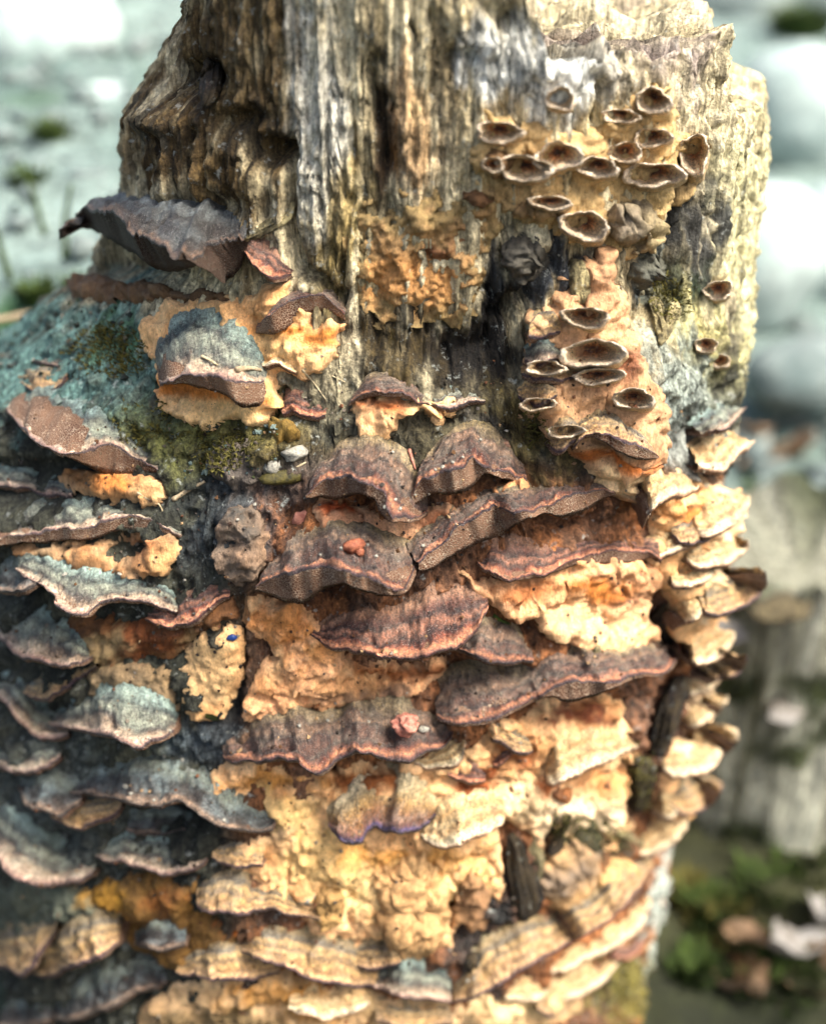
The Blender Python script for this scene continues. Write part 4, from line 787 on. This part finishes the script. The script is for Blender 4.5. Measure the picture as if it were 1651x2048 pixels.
# ------------------------------------------------------------------ litter lying on the fungi
import bmesh
def blob_mesh(name, c, size, mat, label=None, cat=None, group=None, seed=1, rot=0, sub=3, amp=.25, fr=1.6, kind=None):
    bm = bmesh.new(); bmesh.ops.create_icosphere(bm, subdivisions=sub, radius=1)
    V = np.array([v.co[:] for v in bm.verts]); F = [[v.index for v in f.verts] for f in bm.faces]; bm.free()
    r = 1+amp*fbm(V+seed*3.1, fr, 3, seed); V = V*r[:, None]*np.asarray(size)
    a = np.array([[math.cos(rot), -math.sin(rot), 0], [math.sin(rot), math.cos(rot), 0], [0, 0, 1]]); V = V@a.T
    o = mesh(name, V+c, F, mat, origin=np.asarray(c, float)); return tag(o, label, cat, group, kind)
TREE_ALL = None
def scene_tree():
    """everything built so far, for laying litter on top of it"""
    vs, fs, off = [], [], 0
    bpy.context.view_layer.update()
    for o in bpy.data.objects:
        if o.type != 'MESH' or o.name.startswith(('ground', 'trunk')): continue
        me = o.data; v = np.empty(len(me.vertices)*3, np.float32); me.vertices.foreach_get('co', v); v = v.reshape(-1, 3)+np.array(o.matrix_world.translation)
        vs.append(v); fs += [[i+off for i in p.vertices] for p in me.polygons]; off += len(v)
    v, f = BV[0]; vs.append(v); fs += (np.asarray(f)+off).tolist()
    return BVHTree.FromPolygons(np.vstack(vs).tolist(), fs)
TREE_ALL = scene_tree()
def sit(x, y, up=0):
    h, n = hit(x, y, TREE_ALL); return h+np.array([0, 0, up]), n
def grain(label, x, y, r, mat, seed, cat='grit', group=None, name='grit_grain', sz=(1, .8, .7), amp=.35):
    c, n = sit(x, y, r*.000085*.2); blob_mesh(name, c, np.array(sz)*r*.000085, mat, label, cat, group, seed, rot=seed*.7, sub=2, amp=amp)
c, n = sit(812, 1466, .0028); blob_mesh('pebble', c, (.0036, .003, .0029), M['redpebble'], 'pinkish red pebble sitting on the wavy slate bracket', 'pebble', None, 5, sub=4, amp=.34, fr=1.8)
c, n = sit(846, 1464, .0010); blob_mesh('pebble', c, (.0015, .001, .0009), M['grit'], 'tiny white pebble touching the red pebble', 'pebble', None, 8, sub=2, amp=.3)
c, n = sit(612, 1806, .002); blob_mesh('pebble', c, (.0022, .002, .0022), M['grit'], 'pale blue white pebble lodged on the golden crust', 'pebble', None, 9, sub=3, amp=.4)
c, n = sit(549, 945, .0018); blob_mesh('pebble', c, (.0026, .002, .0021), M['grit'], 'white stone chip above the mossy pod', 'pebble', None, 12, sub=2, amp=.45)
c, n = sit(590, 918, .0018); blob_mesh('pebble', c, (.0034, .002, .0018), M['grit'], 'larger white stone chip upslope of the mossy pod', 'pebble', None, 14, rot=.5, sub=2, amp=.45)
for k, (x, y, r) in enumerate([(598, 1452, 8), (737, 1444, 7), (655, 1441, 6), (722, 1425, 5)]): grain('small white grain on the wavy slate bracket', x, y, r, M['grit'], 20+k, group='white grains on the pebble bracket')
for k, (x, y, r) in enumerate([(684, 1098, 9), (752, 1113, 7), (845, 1092, 8), (735, 1090, 5), (640, 1110, 5)]): grain('small white grain on the netted lip bracket', x, y, r, M['grit'], 30+k, group='white grains on the netted bracket')
for k, (x, y, r) in enumerate([(252, 1574, 10), (262, 1588, 9), (308, 1601, 7), (448, 1640, 7), (300, 1560, 5)]): grain('white flake on the wide slate bracket', x, y, r, M['grit'], 40+k, group='white flakes on the slate bracket')
for k, (x, y, r) in enumerate([(785, 905, 6), (885, 935, 8), (905, 925, 7), (925, 915, 6), (842, 905, 6), (770, 1015, 8), (800, 1018, 7), (960, 880, 6), (1012, 862, 6), (790, 1000, 6), (830, 990, 5), (870, 940, 6)]): grain('tiny pale grain scattered on the ruffled chocolate brackets', x, y, r, M['grit'], 50+k, group='grains on the ruffled brackets')
for k, (x, y, r) in enumerate([(492, 1378, 9), (340, 1462, 7), (402, 1500, 9), (330, 1512, 10), (385, 1490, 8), (365, 1520, 8), (240, 1148, 9), (130, 1150, 10), (370, 1160, 6), (180, 870, 8), (190, 888, 7), (300, 1478, 6), (510, 1010, 7), (475, 1040, 6)]): grain('loose pale grain among the left brackets', x, y, r, M['grit'], 70+k, group='loose pale grains')
for k, (x, y, r) in enumerate([(935, 1962, 8), (948, 1958, 7), (1130, 1870, 7)]): grain('white speck on the large sweeping bracket at the foot', x, y, r, M['grit'], 95+k, group='specks on the sweeping bracket')
c, n = sit(463, 1277, .0003); blob_mesh('plastic_chip', c, (.0014, .0008, .0010), M['bluegrit'], 'bright blue chip stuck on the pale crust tongue', 'chip', None, 61, sub=3, amp=.15)
c, n = sit(705, 1098, .0010); blob_mesh('bark_chip', c, (.0028, .0016, .0015), M['chip'], 'red brown bark chip on the netted lip bracket', 'chip', None, 62, rot=.4, sub=2, amp=.5)
c, n = sit(718, 1108, .0008); blob_mesh('bark_chip', c, (.0015, .0014, .0012), M['chip'], 'smaller orange chip touching the red bark chip', 'chip', None, 66, sub=2, amp=.4)
c, n = sit(600, 1045, .0010); blob_mesh('bark_chip', c, (.0022, .0008, .0026), M['redpebble'], 'pink torn flake left of the crust pocket', 'chip', None, 64, sub=2, amp=.5)
c, n = sit(570, 965, .0016); blob_mesh('seed_pod', c, (.0066, .0022, .0022), M['pod'], 'dark mossy seed pod lying on the slope', 'pod', None, 63, rot=.28, sub=3, amp=.15)
def tube(name, pts3, r, mat, label=None, cat=None, group=None, parent=None):
    C = ss(np.asarray(pts3), 12); T = np.gradient(C, axis=0); T /= np.linalg.norm(T, axis=1, keepdims=True)
    ref = np.array([.3, .2, 1.]); S = np.cross(T, ref); S /= np.linalg.norm(S, axis=1, keepdims=True); N = np.cross(S, T)
    k = 8; a = np.linspace(0, 2*np.pi, k, endpoint=False); rows = []
    for i in range(12):
        rr = r*(1-.45*i/11)*(1+.12*math.sin(i*2.3)); rows.append(C[i]+np.outer(np.cos(a)*rr, S[i])+np.outer(np.sin(a)*rr, N[i]))
    F = gridfaces(12, k, wrap=True).tolist()+[list(range(k))[::-1], [11*k+j for j in range(k)]]
    o = mesh(name, np.vstack(rows), F, mat, parent, origin=None if parent else C[0]); return tag(o, label, cat, group)
def stick(label, px, r, mat, name='twig', cat='twig', up=.0008, group=None):
    tube(name, [sit(x, y, up)[0] for x, y in px], r, mat, label, cat, group)
stick('short white stick on the mossy slope', [(346, 1005), (378, 985), (410, 968)], .0007, M['twig'])
stick('tiny pale straw on the grey topped bracket', [(404, 718), (420, 726), (436, 736)], .0004, M['fibre'])
stick('small seed husk by the cream arch lip', [(474, 745), (500, 742), (522, 746)], .0008, M['twig'], 'husk', 'husk')
stick('curly yellow rootlet under the long curling bracket', [(275, 990), (300, 1005), (320, 1015), (330, 1040)], .0003, M['fibre'], 'rootlet', 'rootlet')
stick('thin straw fibre fanning from the split crust', [(605, 745), (630, 775), (652, 805)], .0003, M['fibre'], 'fibre', 'fibre')
stick('thin straw fibre running right from the split crust', [(608, 742), (650, 752), (690, 770)], .0003, M['fibre'], 'fibre', 'fibre')
stick('thin dry upright stem by the dark cleft', [(920, 1735), (922, 1790), (926, 1850)], .0004, M['fibre'], 'stem', 'stem', .001)
stick('pink straw poking up between chocolate brackets', [(818, 905), (824, 925), (830, 945)], .0005, M['redpebble'])
stick('green scrap of stalk beside the red shoulder', [(985, 1235), (1000, 1245), (1018, 1252)], .0006, M['moss'], 'stalk', 'stalk')
stick('white bent straw above the mossy pod', [(560, 965), (585, 945), (612, 930)], .0004, M['fibre'])
def leaf(label, c, L, W, mat, rot, tilt=.3, curl=.5, group=None, name='dry_leaf', seed=1, cat='leaf', parent=None):
    nu, nv = 14, 9; u = np.linspace(0, 1, nu)[:, None]; v = np.linspace(-1, 1, nv)[None, :]
    w = W*np.sin(np.pi*u**.8)**.8*(1+.12*np.sin(u*25))
    x = (u-.5)*L+v*0; y = w*v*.5; z = curl*L*((u-.5)**2)+curl*1.2*np.abs(v)**1.6*w*.5+.06*L*np.sin(u*7+seed+v*2)
    V = np.stack([x, y, z], -1).reshape(-1, 3)
    cz, sz, ct, st = math.cos(rot), math.sin(rot), math.cos(tilt), math.sin(tilt)
    V = V@np.array([[ct, 0, st], [0, 1, 0], [-st, 0, ct]]).T; V = V@np.array([[cz, -sz, 0], [sz, cz, 0], [0, 0, 1]]).T
    th = np.array([0, 0, .0004]); n = len(V); F = gridfaces(nu, nv)
    VV = np.vstack([V, V-th]); FF = np.vstack([F, F[:, ::-1]+n])
    o = mesh(name, VV+c, FF, mat, origin=np.asarray(c, float)); return tag(o, label, cat, group)
c, n = sit(435, 1440, .001); leaf('curled green leaf scrap wedged by the pale crust tongue', c, .010, .004, M['greenleaf'], .9, .5, .4, name='leaf_scrap', seed=3)

# ------------------------------------------------------------------ crumbs and moss over the lower stump
def surf_points(n, box, seed, cond):
    r = np.random.default_rng(seed); out = []
    while len(out) < n:
        x = r.uniform(box[0], box[2], 4000); y = r.uniform(box[1], box[3], 4000); k = cond(x, y, r)
        for X, Y in zip(x[k], y[k]):
            q = TREE_ALL.ray_cast(Vector(CAM), Vector(ray(X, Y)))
            if q[0] is None or q[3] > .5: continue
            out.append((np.array(q[0]), np.array(q[1]), r.random(4)))
    return out[:n]
def crumbs(name, label, pts, s0, s1, cols, kind_cat):
    V0 = np.array([[1, 0, 0], [-1, 0, 0], [0, 1, 0], [0, -1, 0], [0, 0, 1], [0, 0, -1.]]); F0 = np.array([[0, 2, 4], [2, 1, 4], [1, 3, 4], [3, 0, 4], [2, 0, 5], [1, 2, 5], [3, 1, 5], [0, 3, 5]])
    vs, fs, cs = [], [], []; r = np.random.default_rng(5)
    for k, (p, n, u) in enumerate(pts):
        sz = s0*(s1/s0)**(u[0]**2); A = np.linalg.qr(r.normal(size=(3, 3)))[0]
        vs.append((V0*r.uniform(.5, 1.3, (6, 3))*sz)@A+p+n*sz*.25); fs.append(F0+6*k); cs.append(np.tile(lin(cols[int(u[1]*len(cols))]), (6, 1)))
    o = mesh(name, np.vstack(vs), np.vstack(fs), M['crust'], col=np.vstack(cs)); o.data.polygons.foreach_set('use_smooth', [False]*len(o.data.polygons))
    return tag(o, label, kind_cat, kind='stuff')
low = lambda x, y, r: (y > 640+r.uniform(0, 200, len(x))) & (fbm(np.c_[x/90., y/90., x*0], 1, 3, 4) > r.uniform(-.5, .6, len(x)))
crumbs('grit_dust', 'fine brown and grey crumbs scattered over the fungi', surf_points(3200, (0, 640, 1450, 2040), 3, low), .00012, .0008, [(70, 52, 40), (120, 92, 64), (150, 140, 126), (96, 90, 84), (176, 150, 116), (54, 44, 36), (120, 84, 60)], 'crumbs')
def hairs(label, pts, L, mat):
    V, F = [], []; r = np.random.default_rng(9)
    for p, n, u in pts:
        l = L*(.5+u[0]); d = n+r.normal(size=3)*.55+np.array([0, 0, .3]); d /= np.linalg.norm(d); s = np.cross(d, r.normal(size=3)); s /= np.linalg.norm(s)+1e-9; s *= l*.16; i = len(V)
        V += [p-s-n*.0003, p+s-n*.0003, p+d*l*.6+s*.7, p+d*l*.6-s*.7, p+d*l+r.normal(size=3)*l*.15]; F += [[i, i+1, i+2, i+3], [i+3, i+2, i+4]]
    return tag(mesh('moss', np.array(V), F, mat), label, 'moss', kind='stuff')
def inb(B):
    def f(x, y, r):
        nn = .6*fbm(np.c_[x/40., y/40., x*0+7], 1, 3, 4); u = r.uniform(.2, 1, len(x)); k = np.zeros(len(x), bool)
        for a, b, c, d in B: k |= ((x-a)/c)**2+((y-b)/d)**2+nn < u
        return k
    return f
hairs('short olive moss on the sloping left shoulder of the stump', surf_points(3600, (100, 600, 620, 980), 11, inb([(420, 900, 110, 50), (520, 905, 60, 30), (215, 705, 80, 60), (290, 850, 60, 50)])), .0013, M['moss2'])
hairs('short yellow moss in the clefts of the right side', surf_points(1800, (1050, 540, 1400, 2040), 12, inb([(1340, 590, 50, 50), (1200, 1670, 90, 40), (1280, 1560, 40, 60), (1060, 860, 60, 50), (1250, 2000, 60, 60), (1130, 1650, 40, 40)])), .0013, M['moss2'])
shoulder = lambda x, y, r: ((y > 600) & (y < 760) & (x < 270)) | ((y > 850) & (y < 960) & (x > 330))  
crumbs('soil_crumbs', 'grey and mossy soil crumbs on the left shoulder of the stump', surf_points(420, (0, 560, 560, 980), 21, shoulder), .0003, .0014, [(96, 112, 106), (128, 142, 136), (70, 80, 74), (84, 92, 60), (112, 104, 88), (54, 60, 52), (140, 132, 116)], 'soil')

# ------------------------------------------------------------------ surroundings
def at(px, py, y):
    d = ray(px, py); t = (y-CAM[1])/d[1]; return CAM+d*t
def boulder(label, px, py, rpx, y, mat, seed, asp=1., sq=1., amp=.10):
    """a cobble seen at (px, py) with radius rpx, at depth y; it reaches down to the ground or to the stones below it"""
    c = at(px, py, y); r = rpx/FPX*((c-CAM)@FWD); blob_mesh('boulder', c, (r*asp, r*1.0, r*sq), mat, label, 'stone', 'stones in the border', seed, rot=seed*.4, sub=4, amp=amp, fr=.9)
boulder('smooth pale boulder beside the torn top of the stump', 1580, 225, 132, 1.33, M['stone'], 3, .95)
boulder('tall pale boulder behind the right wood slab', 1515, 525, 145, .80, M['stone'], 5, .75, 1.1)
boulder('white boulder behind the tall pale one', 1660, 520, 140, .92, M['stone'], 7, .95, 1.15)
boulder('grey boulder at the foot of the white ones', 1610, 745, 95, .60, M['stone2'], 9, 1.5, .7)
boulder('flat pale boulder in the back row above the smooth one', 1480, 20, 150, 2.3, M['stone2'], 11, 1.2, .8)
boulder('dim boulder in the back row beside the green leaf', 1660, 40, 90, 2.2, M['stone2'], 12, .9, .9)
boulder('huge pale boulder on the gravel bank', 30, 60, 200, .62, M['stone'], 13, 1.0, .75)
boulder('long pale boulder passing behind the broken wood edge', 300, 20, 150, .85, M['stone'], 15, 1.35, .75)
boulder('low buried stone in the pale gravel bank', 250, 215, 150, .50, M['stone'], 17, 1.4, .35)
# bank: gravel as one mass, plus sticks, tufts and leaves
def scatter_mesh(name, n, fx, fy, smin, smax, mat, seed):
    r = np.random.default_rng(seed); bm = bmesh.new(); bmesh.ops.create_icosphere(bm, subdivisions=1, radius=1)
    V0 = np.array([v.co[:] for v in bm.verts]); F0 = np.array([[v.index for v in f.verts] for f in bm.faces]); bm.free()
    vs, fs = [], []
    for k in range(n):
        x, y = r.uniform(*fx), r.uniform(*fy); s = smin*(smax/smin)**r.random()**1.5
        z = terrain(np.array([x]), np.array([y]))[0]
        v = V0*(1+.3*r.uniform(-1, 1, (len(V0), 1)))*s*np.array([1.2, 1, .7]); a = r.uniform(0, 6.28)
        v = v@np.array([[math.cos(a), -math.sin(a), 0], [math.sin(a), math.cos(a), 0], [0, 0, 1]])+np.array([x, y, z+s*.2])
        vs.append(v); fs.append(F0+k*len(V0))
    return tag(mesh(name, np.vstack(vs), np.vstack(fs), mat), kind='stuff')
tag(scatter_mesh('gravel', 1200, (-.55, -.05), (.12, 1.1), .002, .008, M['stone2'], 3), 'pale grey gravel strewn over the bank', 'gravel')
tag(scatter_mesh('gravel', 900, (.05, .75), (.22, 1.1), .004, .02, M['stone2'], 4), 'grey gravel between the stump and the boulders', 'gravel')
def ground_at(px, py, guess):
    y = guess
    for _ in range(40):
        c = at(px, py, y); z = terrain(np.array([c[0]]), np.array([c[1]]))[0]; y += (c[2]-z)*.6
        y = max(.03, min(y, 3))
    return at(px, py, y)
def tuft(label, c, r, h, n, mat, seed, group, name='moss_tuft', cat='moss'):
    q = np.random.default_rng(seed); V, F = [], []
    for k in range(n):
        a, d = q.uniform(0, 6.28), r*math.sqrt(q.random()); b = np.array([math.cos(a)*d, math.sin(a)*d, 0]); hh = h*q.uniform(.5, 1.1); ln = np.array([math.cos(a), math.sin(a), 0])*hh*q.uniform(0, .9)
        s = np.array([-math.sin(a), math.cos(a), 0])*h*.13; i = len(V)
        V += [b-s, b+s, b+ln*.5+[0, 0, hh*.6]+s*.8, b+ln*.5+[0, 0, hh*.6]-s*.8, b+ln+[0, 0, hh]]
        F += [[i, i+1, i+2, i+3], [i+3, i+2, i+4]]
    o = mesh(name, np.array(V)+c, F, mat, origin=np.asarray(c, float)); return tag(o, label, cat, group)
for k, (lb, x, y, r, h) in enumerate([('moss tuft beside the long pale stick', 80, 605, .008, .010), ('moss tuft far up the gravel bank', 105, 275, .012, .010), ('moss tuft halfway up the gravel bank', 60, 372, .010, .010), ('moss tuft close to the dark ruffled bracket', 170, 592, .007, .009), ('dark moss tuft where the stick meets the stump', 215, 692, .006, .008)]):
    tuft(lb, ground_at(x, y, .3), r, h, 120, M['moss'], 90+k, 'moss tufts on the bank')
for k, (lb, x, y, r, h) in enumerate([('yellow green moss tuft under the curled brown leaves', 1530, 1010, .016, .016), ('moss tuft at the shaded foot of the post', 1420, 1830, .012, .012), ('moss tuft at the foot of the pale post', 1540, 1780, .016, .012), ('moss tuft close to the lowest bark of the stump', 1385, 1950, .010, .012), ('dark green tuft among the back row boulders', 1600, 70, .05, .05)]):
    tuft(lb, ground_at(x, y, .2), r, h, 150, M['moss'], 110+k, 'moss tufts right of the stump')
a = ground_at(-60, 668, .3); b = ground_at(150, 632, .3); c = ground_at(290, 600, .3)
tube('twig', [a+[0, 0, .004], b+[0, 0, .004], c+[0, 0, .004]], .0018, M['twig'], 'long pale stick lying across the gravel bank', 'twig')
for k, (x, y, dx) in enumerate([(90, 470, -6), (130, 520, 8), (20, 560, -5)]):
    p = ground_at(x, y, .4); tube('grass_blade', [p, p+[dx*.0004, 0, .02], p+[dx*.001, 0, .035]], .0016, M['moss'], 'green grass blade rising from the bank', 'grass', 'grass blades on the bank')
# old post behind on the right
def post(label, c, r, z0, z1, seed):
    n, nz = 90, 70; t = np.linspace(0, 2*np.pi, n, endpoint=False); zz = np.linspace(z0, z1, nz); T, Zq = np.meshgrid(t, zz); T = T.ravel(); Zq = Zq.ravel()
    gp = np.c_[np.cos(T)*.1, np.sin(T)*.1, Zq*.1]; R = r*(1+.03*np.sin(3*T+seed))+fbm(gp, 120, 4, seed)*.003+fbm(gp, 500, 3, seed+1)*.002
    top = z1-.02*(vn(np.c_[np.cos(T)*3, np.sin(T)*3, T*0], 1, seed)+.2)
    Zq = z0+(Zq-z0)*(top-z0)/(z1-z0)
    V = np.c_[c[0]+R*np.cos(T), c[1]+R*np.sin(T), Zq]; V = np.vstack([V, [[c[0], c[1], z1-.03]]]); F = gridfaces(nz, n, wrap=True).tolist()+[[(nz-1)*n+j, (nz-1)*n+(j+1) % n, nz*n] for j in range(n)]
    m = (fbm(np.vstack([gp, gp[:1]]), 90, 4, seed+5)*.5+.5)[:, None]; cc = lin((206, 206, 190))*(1-m)+lin((96, 94, 66))*m
    m = sst(.5, .75, fbm(V, 30, 4, seed+9)*.5+.5)[:, None]; cc = cc*(1-m)+lin((70, 78, 40))*m
    root = empty('wooden_post', (c[0], c[1], z0), label, 'post'); mesh('trunk', V, F, M['wood'], root, col=cc); return root
pc = at(1545, 1450, .16); post('blurred pale fibrous post standing right of the stump', (pc[0], .16), .056, -.15, .035, 4)
# leaf litter right
LL = [(1540, 830, .06, .03, 'leaf', .4), (1510, 890, .05, .025, 'leaf', 1.4), (1580, 920, .05, .03, 'leaf', 2.4), (1620, 1040, .06, .03, 'paleleaf', .3), (1530, 940, .04, .02, 'leaf', 2.9),
 (1580, 1920, .05, .022, 'paleleaf', .5), (1470, 1990, .045, .025, 'leaf', 1.9), (1630, 1990, .05, .03, 'leaf', 2.6), (1540, 2030, .05, .02, 'leaf', .2), (1400, 2030, .035, .018, 'leaf', 1.1), (1640, 1850, .04, .02, 'paleleaf', 1.0), (1490, 1900, .03, .015, 'leaf', 2.2)]
LN = ['largest curled brown leaf on the grit behind the stump', 'brown leaf leaning on the largest curled one', 'brown leaf lying beside the grey gravel', 'pale dead leaf on the grit behind the stump', 'small brown leaf touching the yellow green moss',
 'long silvery dead leaf on the dark ground at the foot of the post', 'brown dead leaf near the stump foot', 'wide brown leaf under the silvery one', 'narrow brown leaf lying flat in the litter', 'small brown leaf against the stump foot', 'pale leaf scrap by the post', 'smallest brown leaf between moss tufts']
for k, (x, y, L, W, m, rot) in enumerate(LL):
    p = ground_at(x, y, .3)
    leaf(LN[k], p+np.array([0, 0, .006]), L, W, M[m], rot, .5, .7, 'dead leaves by the post' if y > 1500 else 'dead leaves behind the stump', seed=k)
# far flaps on the old post and fallen bits below it
for k, (lb, x, y, yy, r, m) in enumerate([('pale fungus flap on the side of the pale post', 1440, 1260, .118, .009, 'paleleaf'), ('brown fungus flap near the top of the pale post', 1560, 1215, .106, .010, 'bark'), ('bleached fungus flap low on the pale post', 1570, 1420, .106, .008, 'paleleaf')]):
    blob_mesh('bracket_fungus', at(x, y, yy), (r*1.4, r, r*.3), M[m], lb, 'bracket fungus', 'flaps on the old post', 130+k, rot=k*.5, sub=3, amp=.4, fr=1.8)
for k, (lb, x, y, r, h) in enumerate([('broad yellow moss cushion in the dark litter', 1440, 1850, .018, .008), ('dark moss cushion under the silvery leaf', 1560, 1960, .022, .008), ('moss cushion hugging the stump foot', 1375, 1800, .012, .010), ('moss cushion behind the silvery leaf', 1630, 1720, .02, .010)]):
    tuft(lb, ground_at(x, y, .2), r, h, 220, M['moss2' if k % 2 == 0 else 'moss'], 140+k, 'moss cushions by the post')
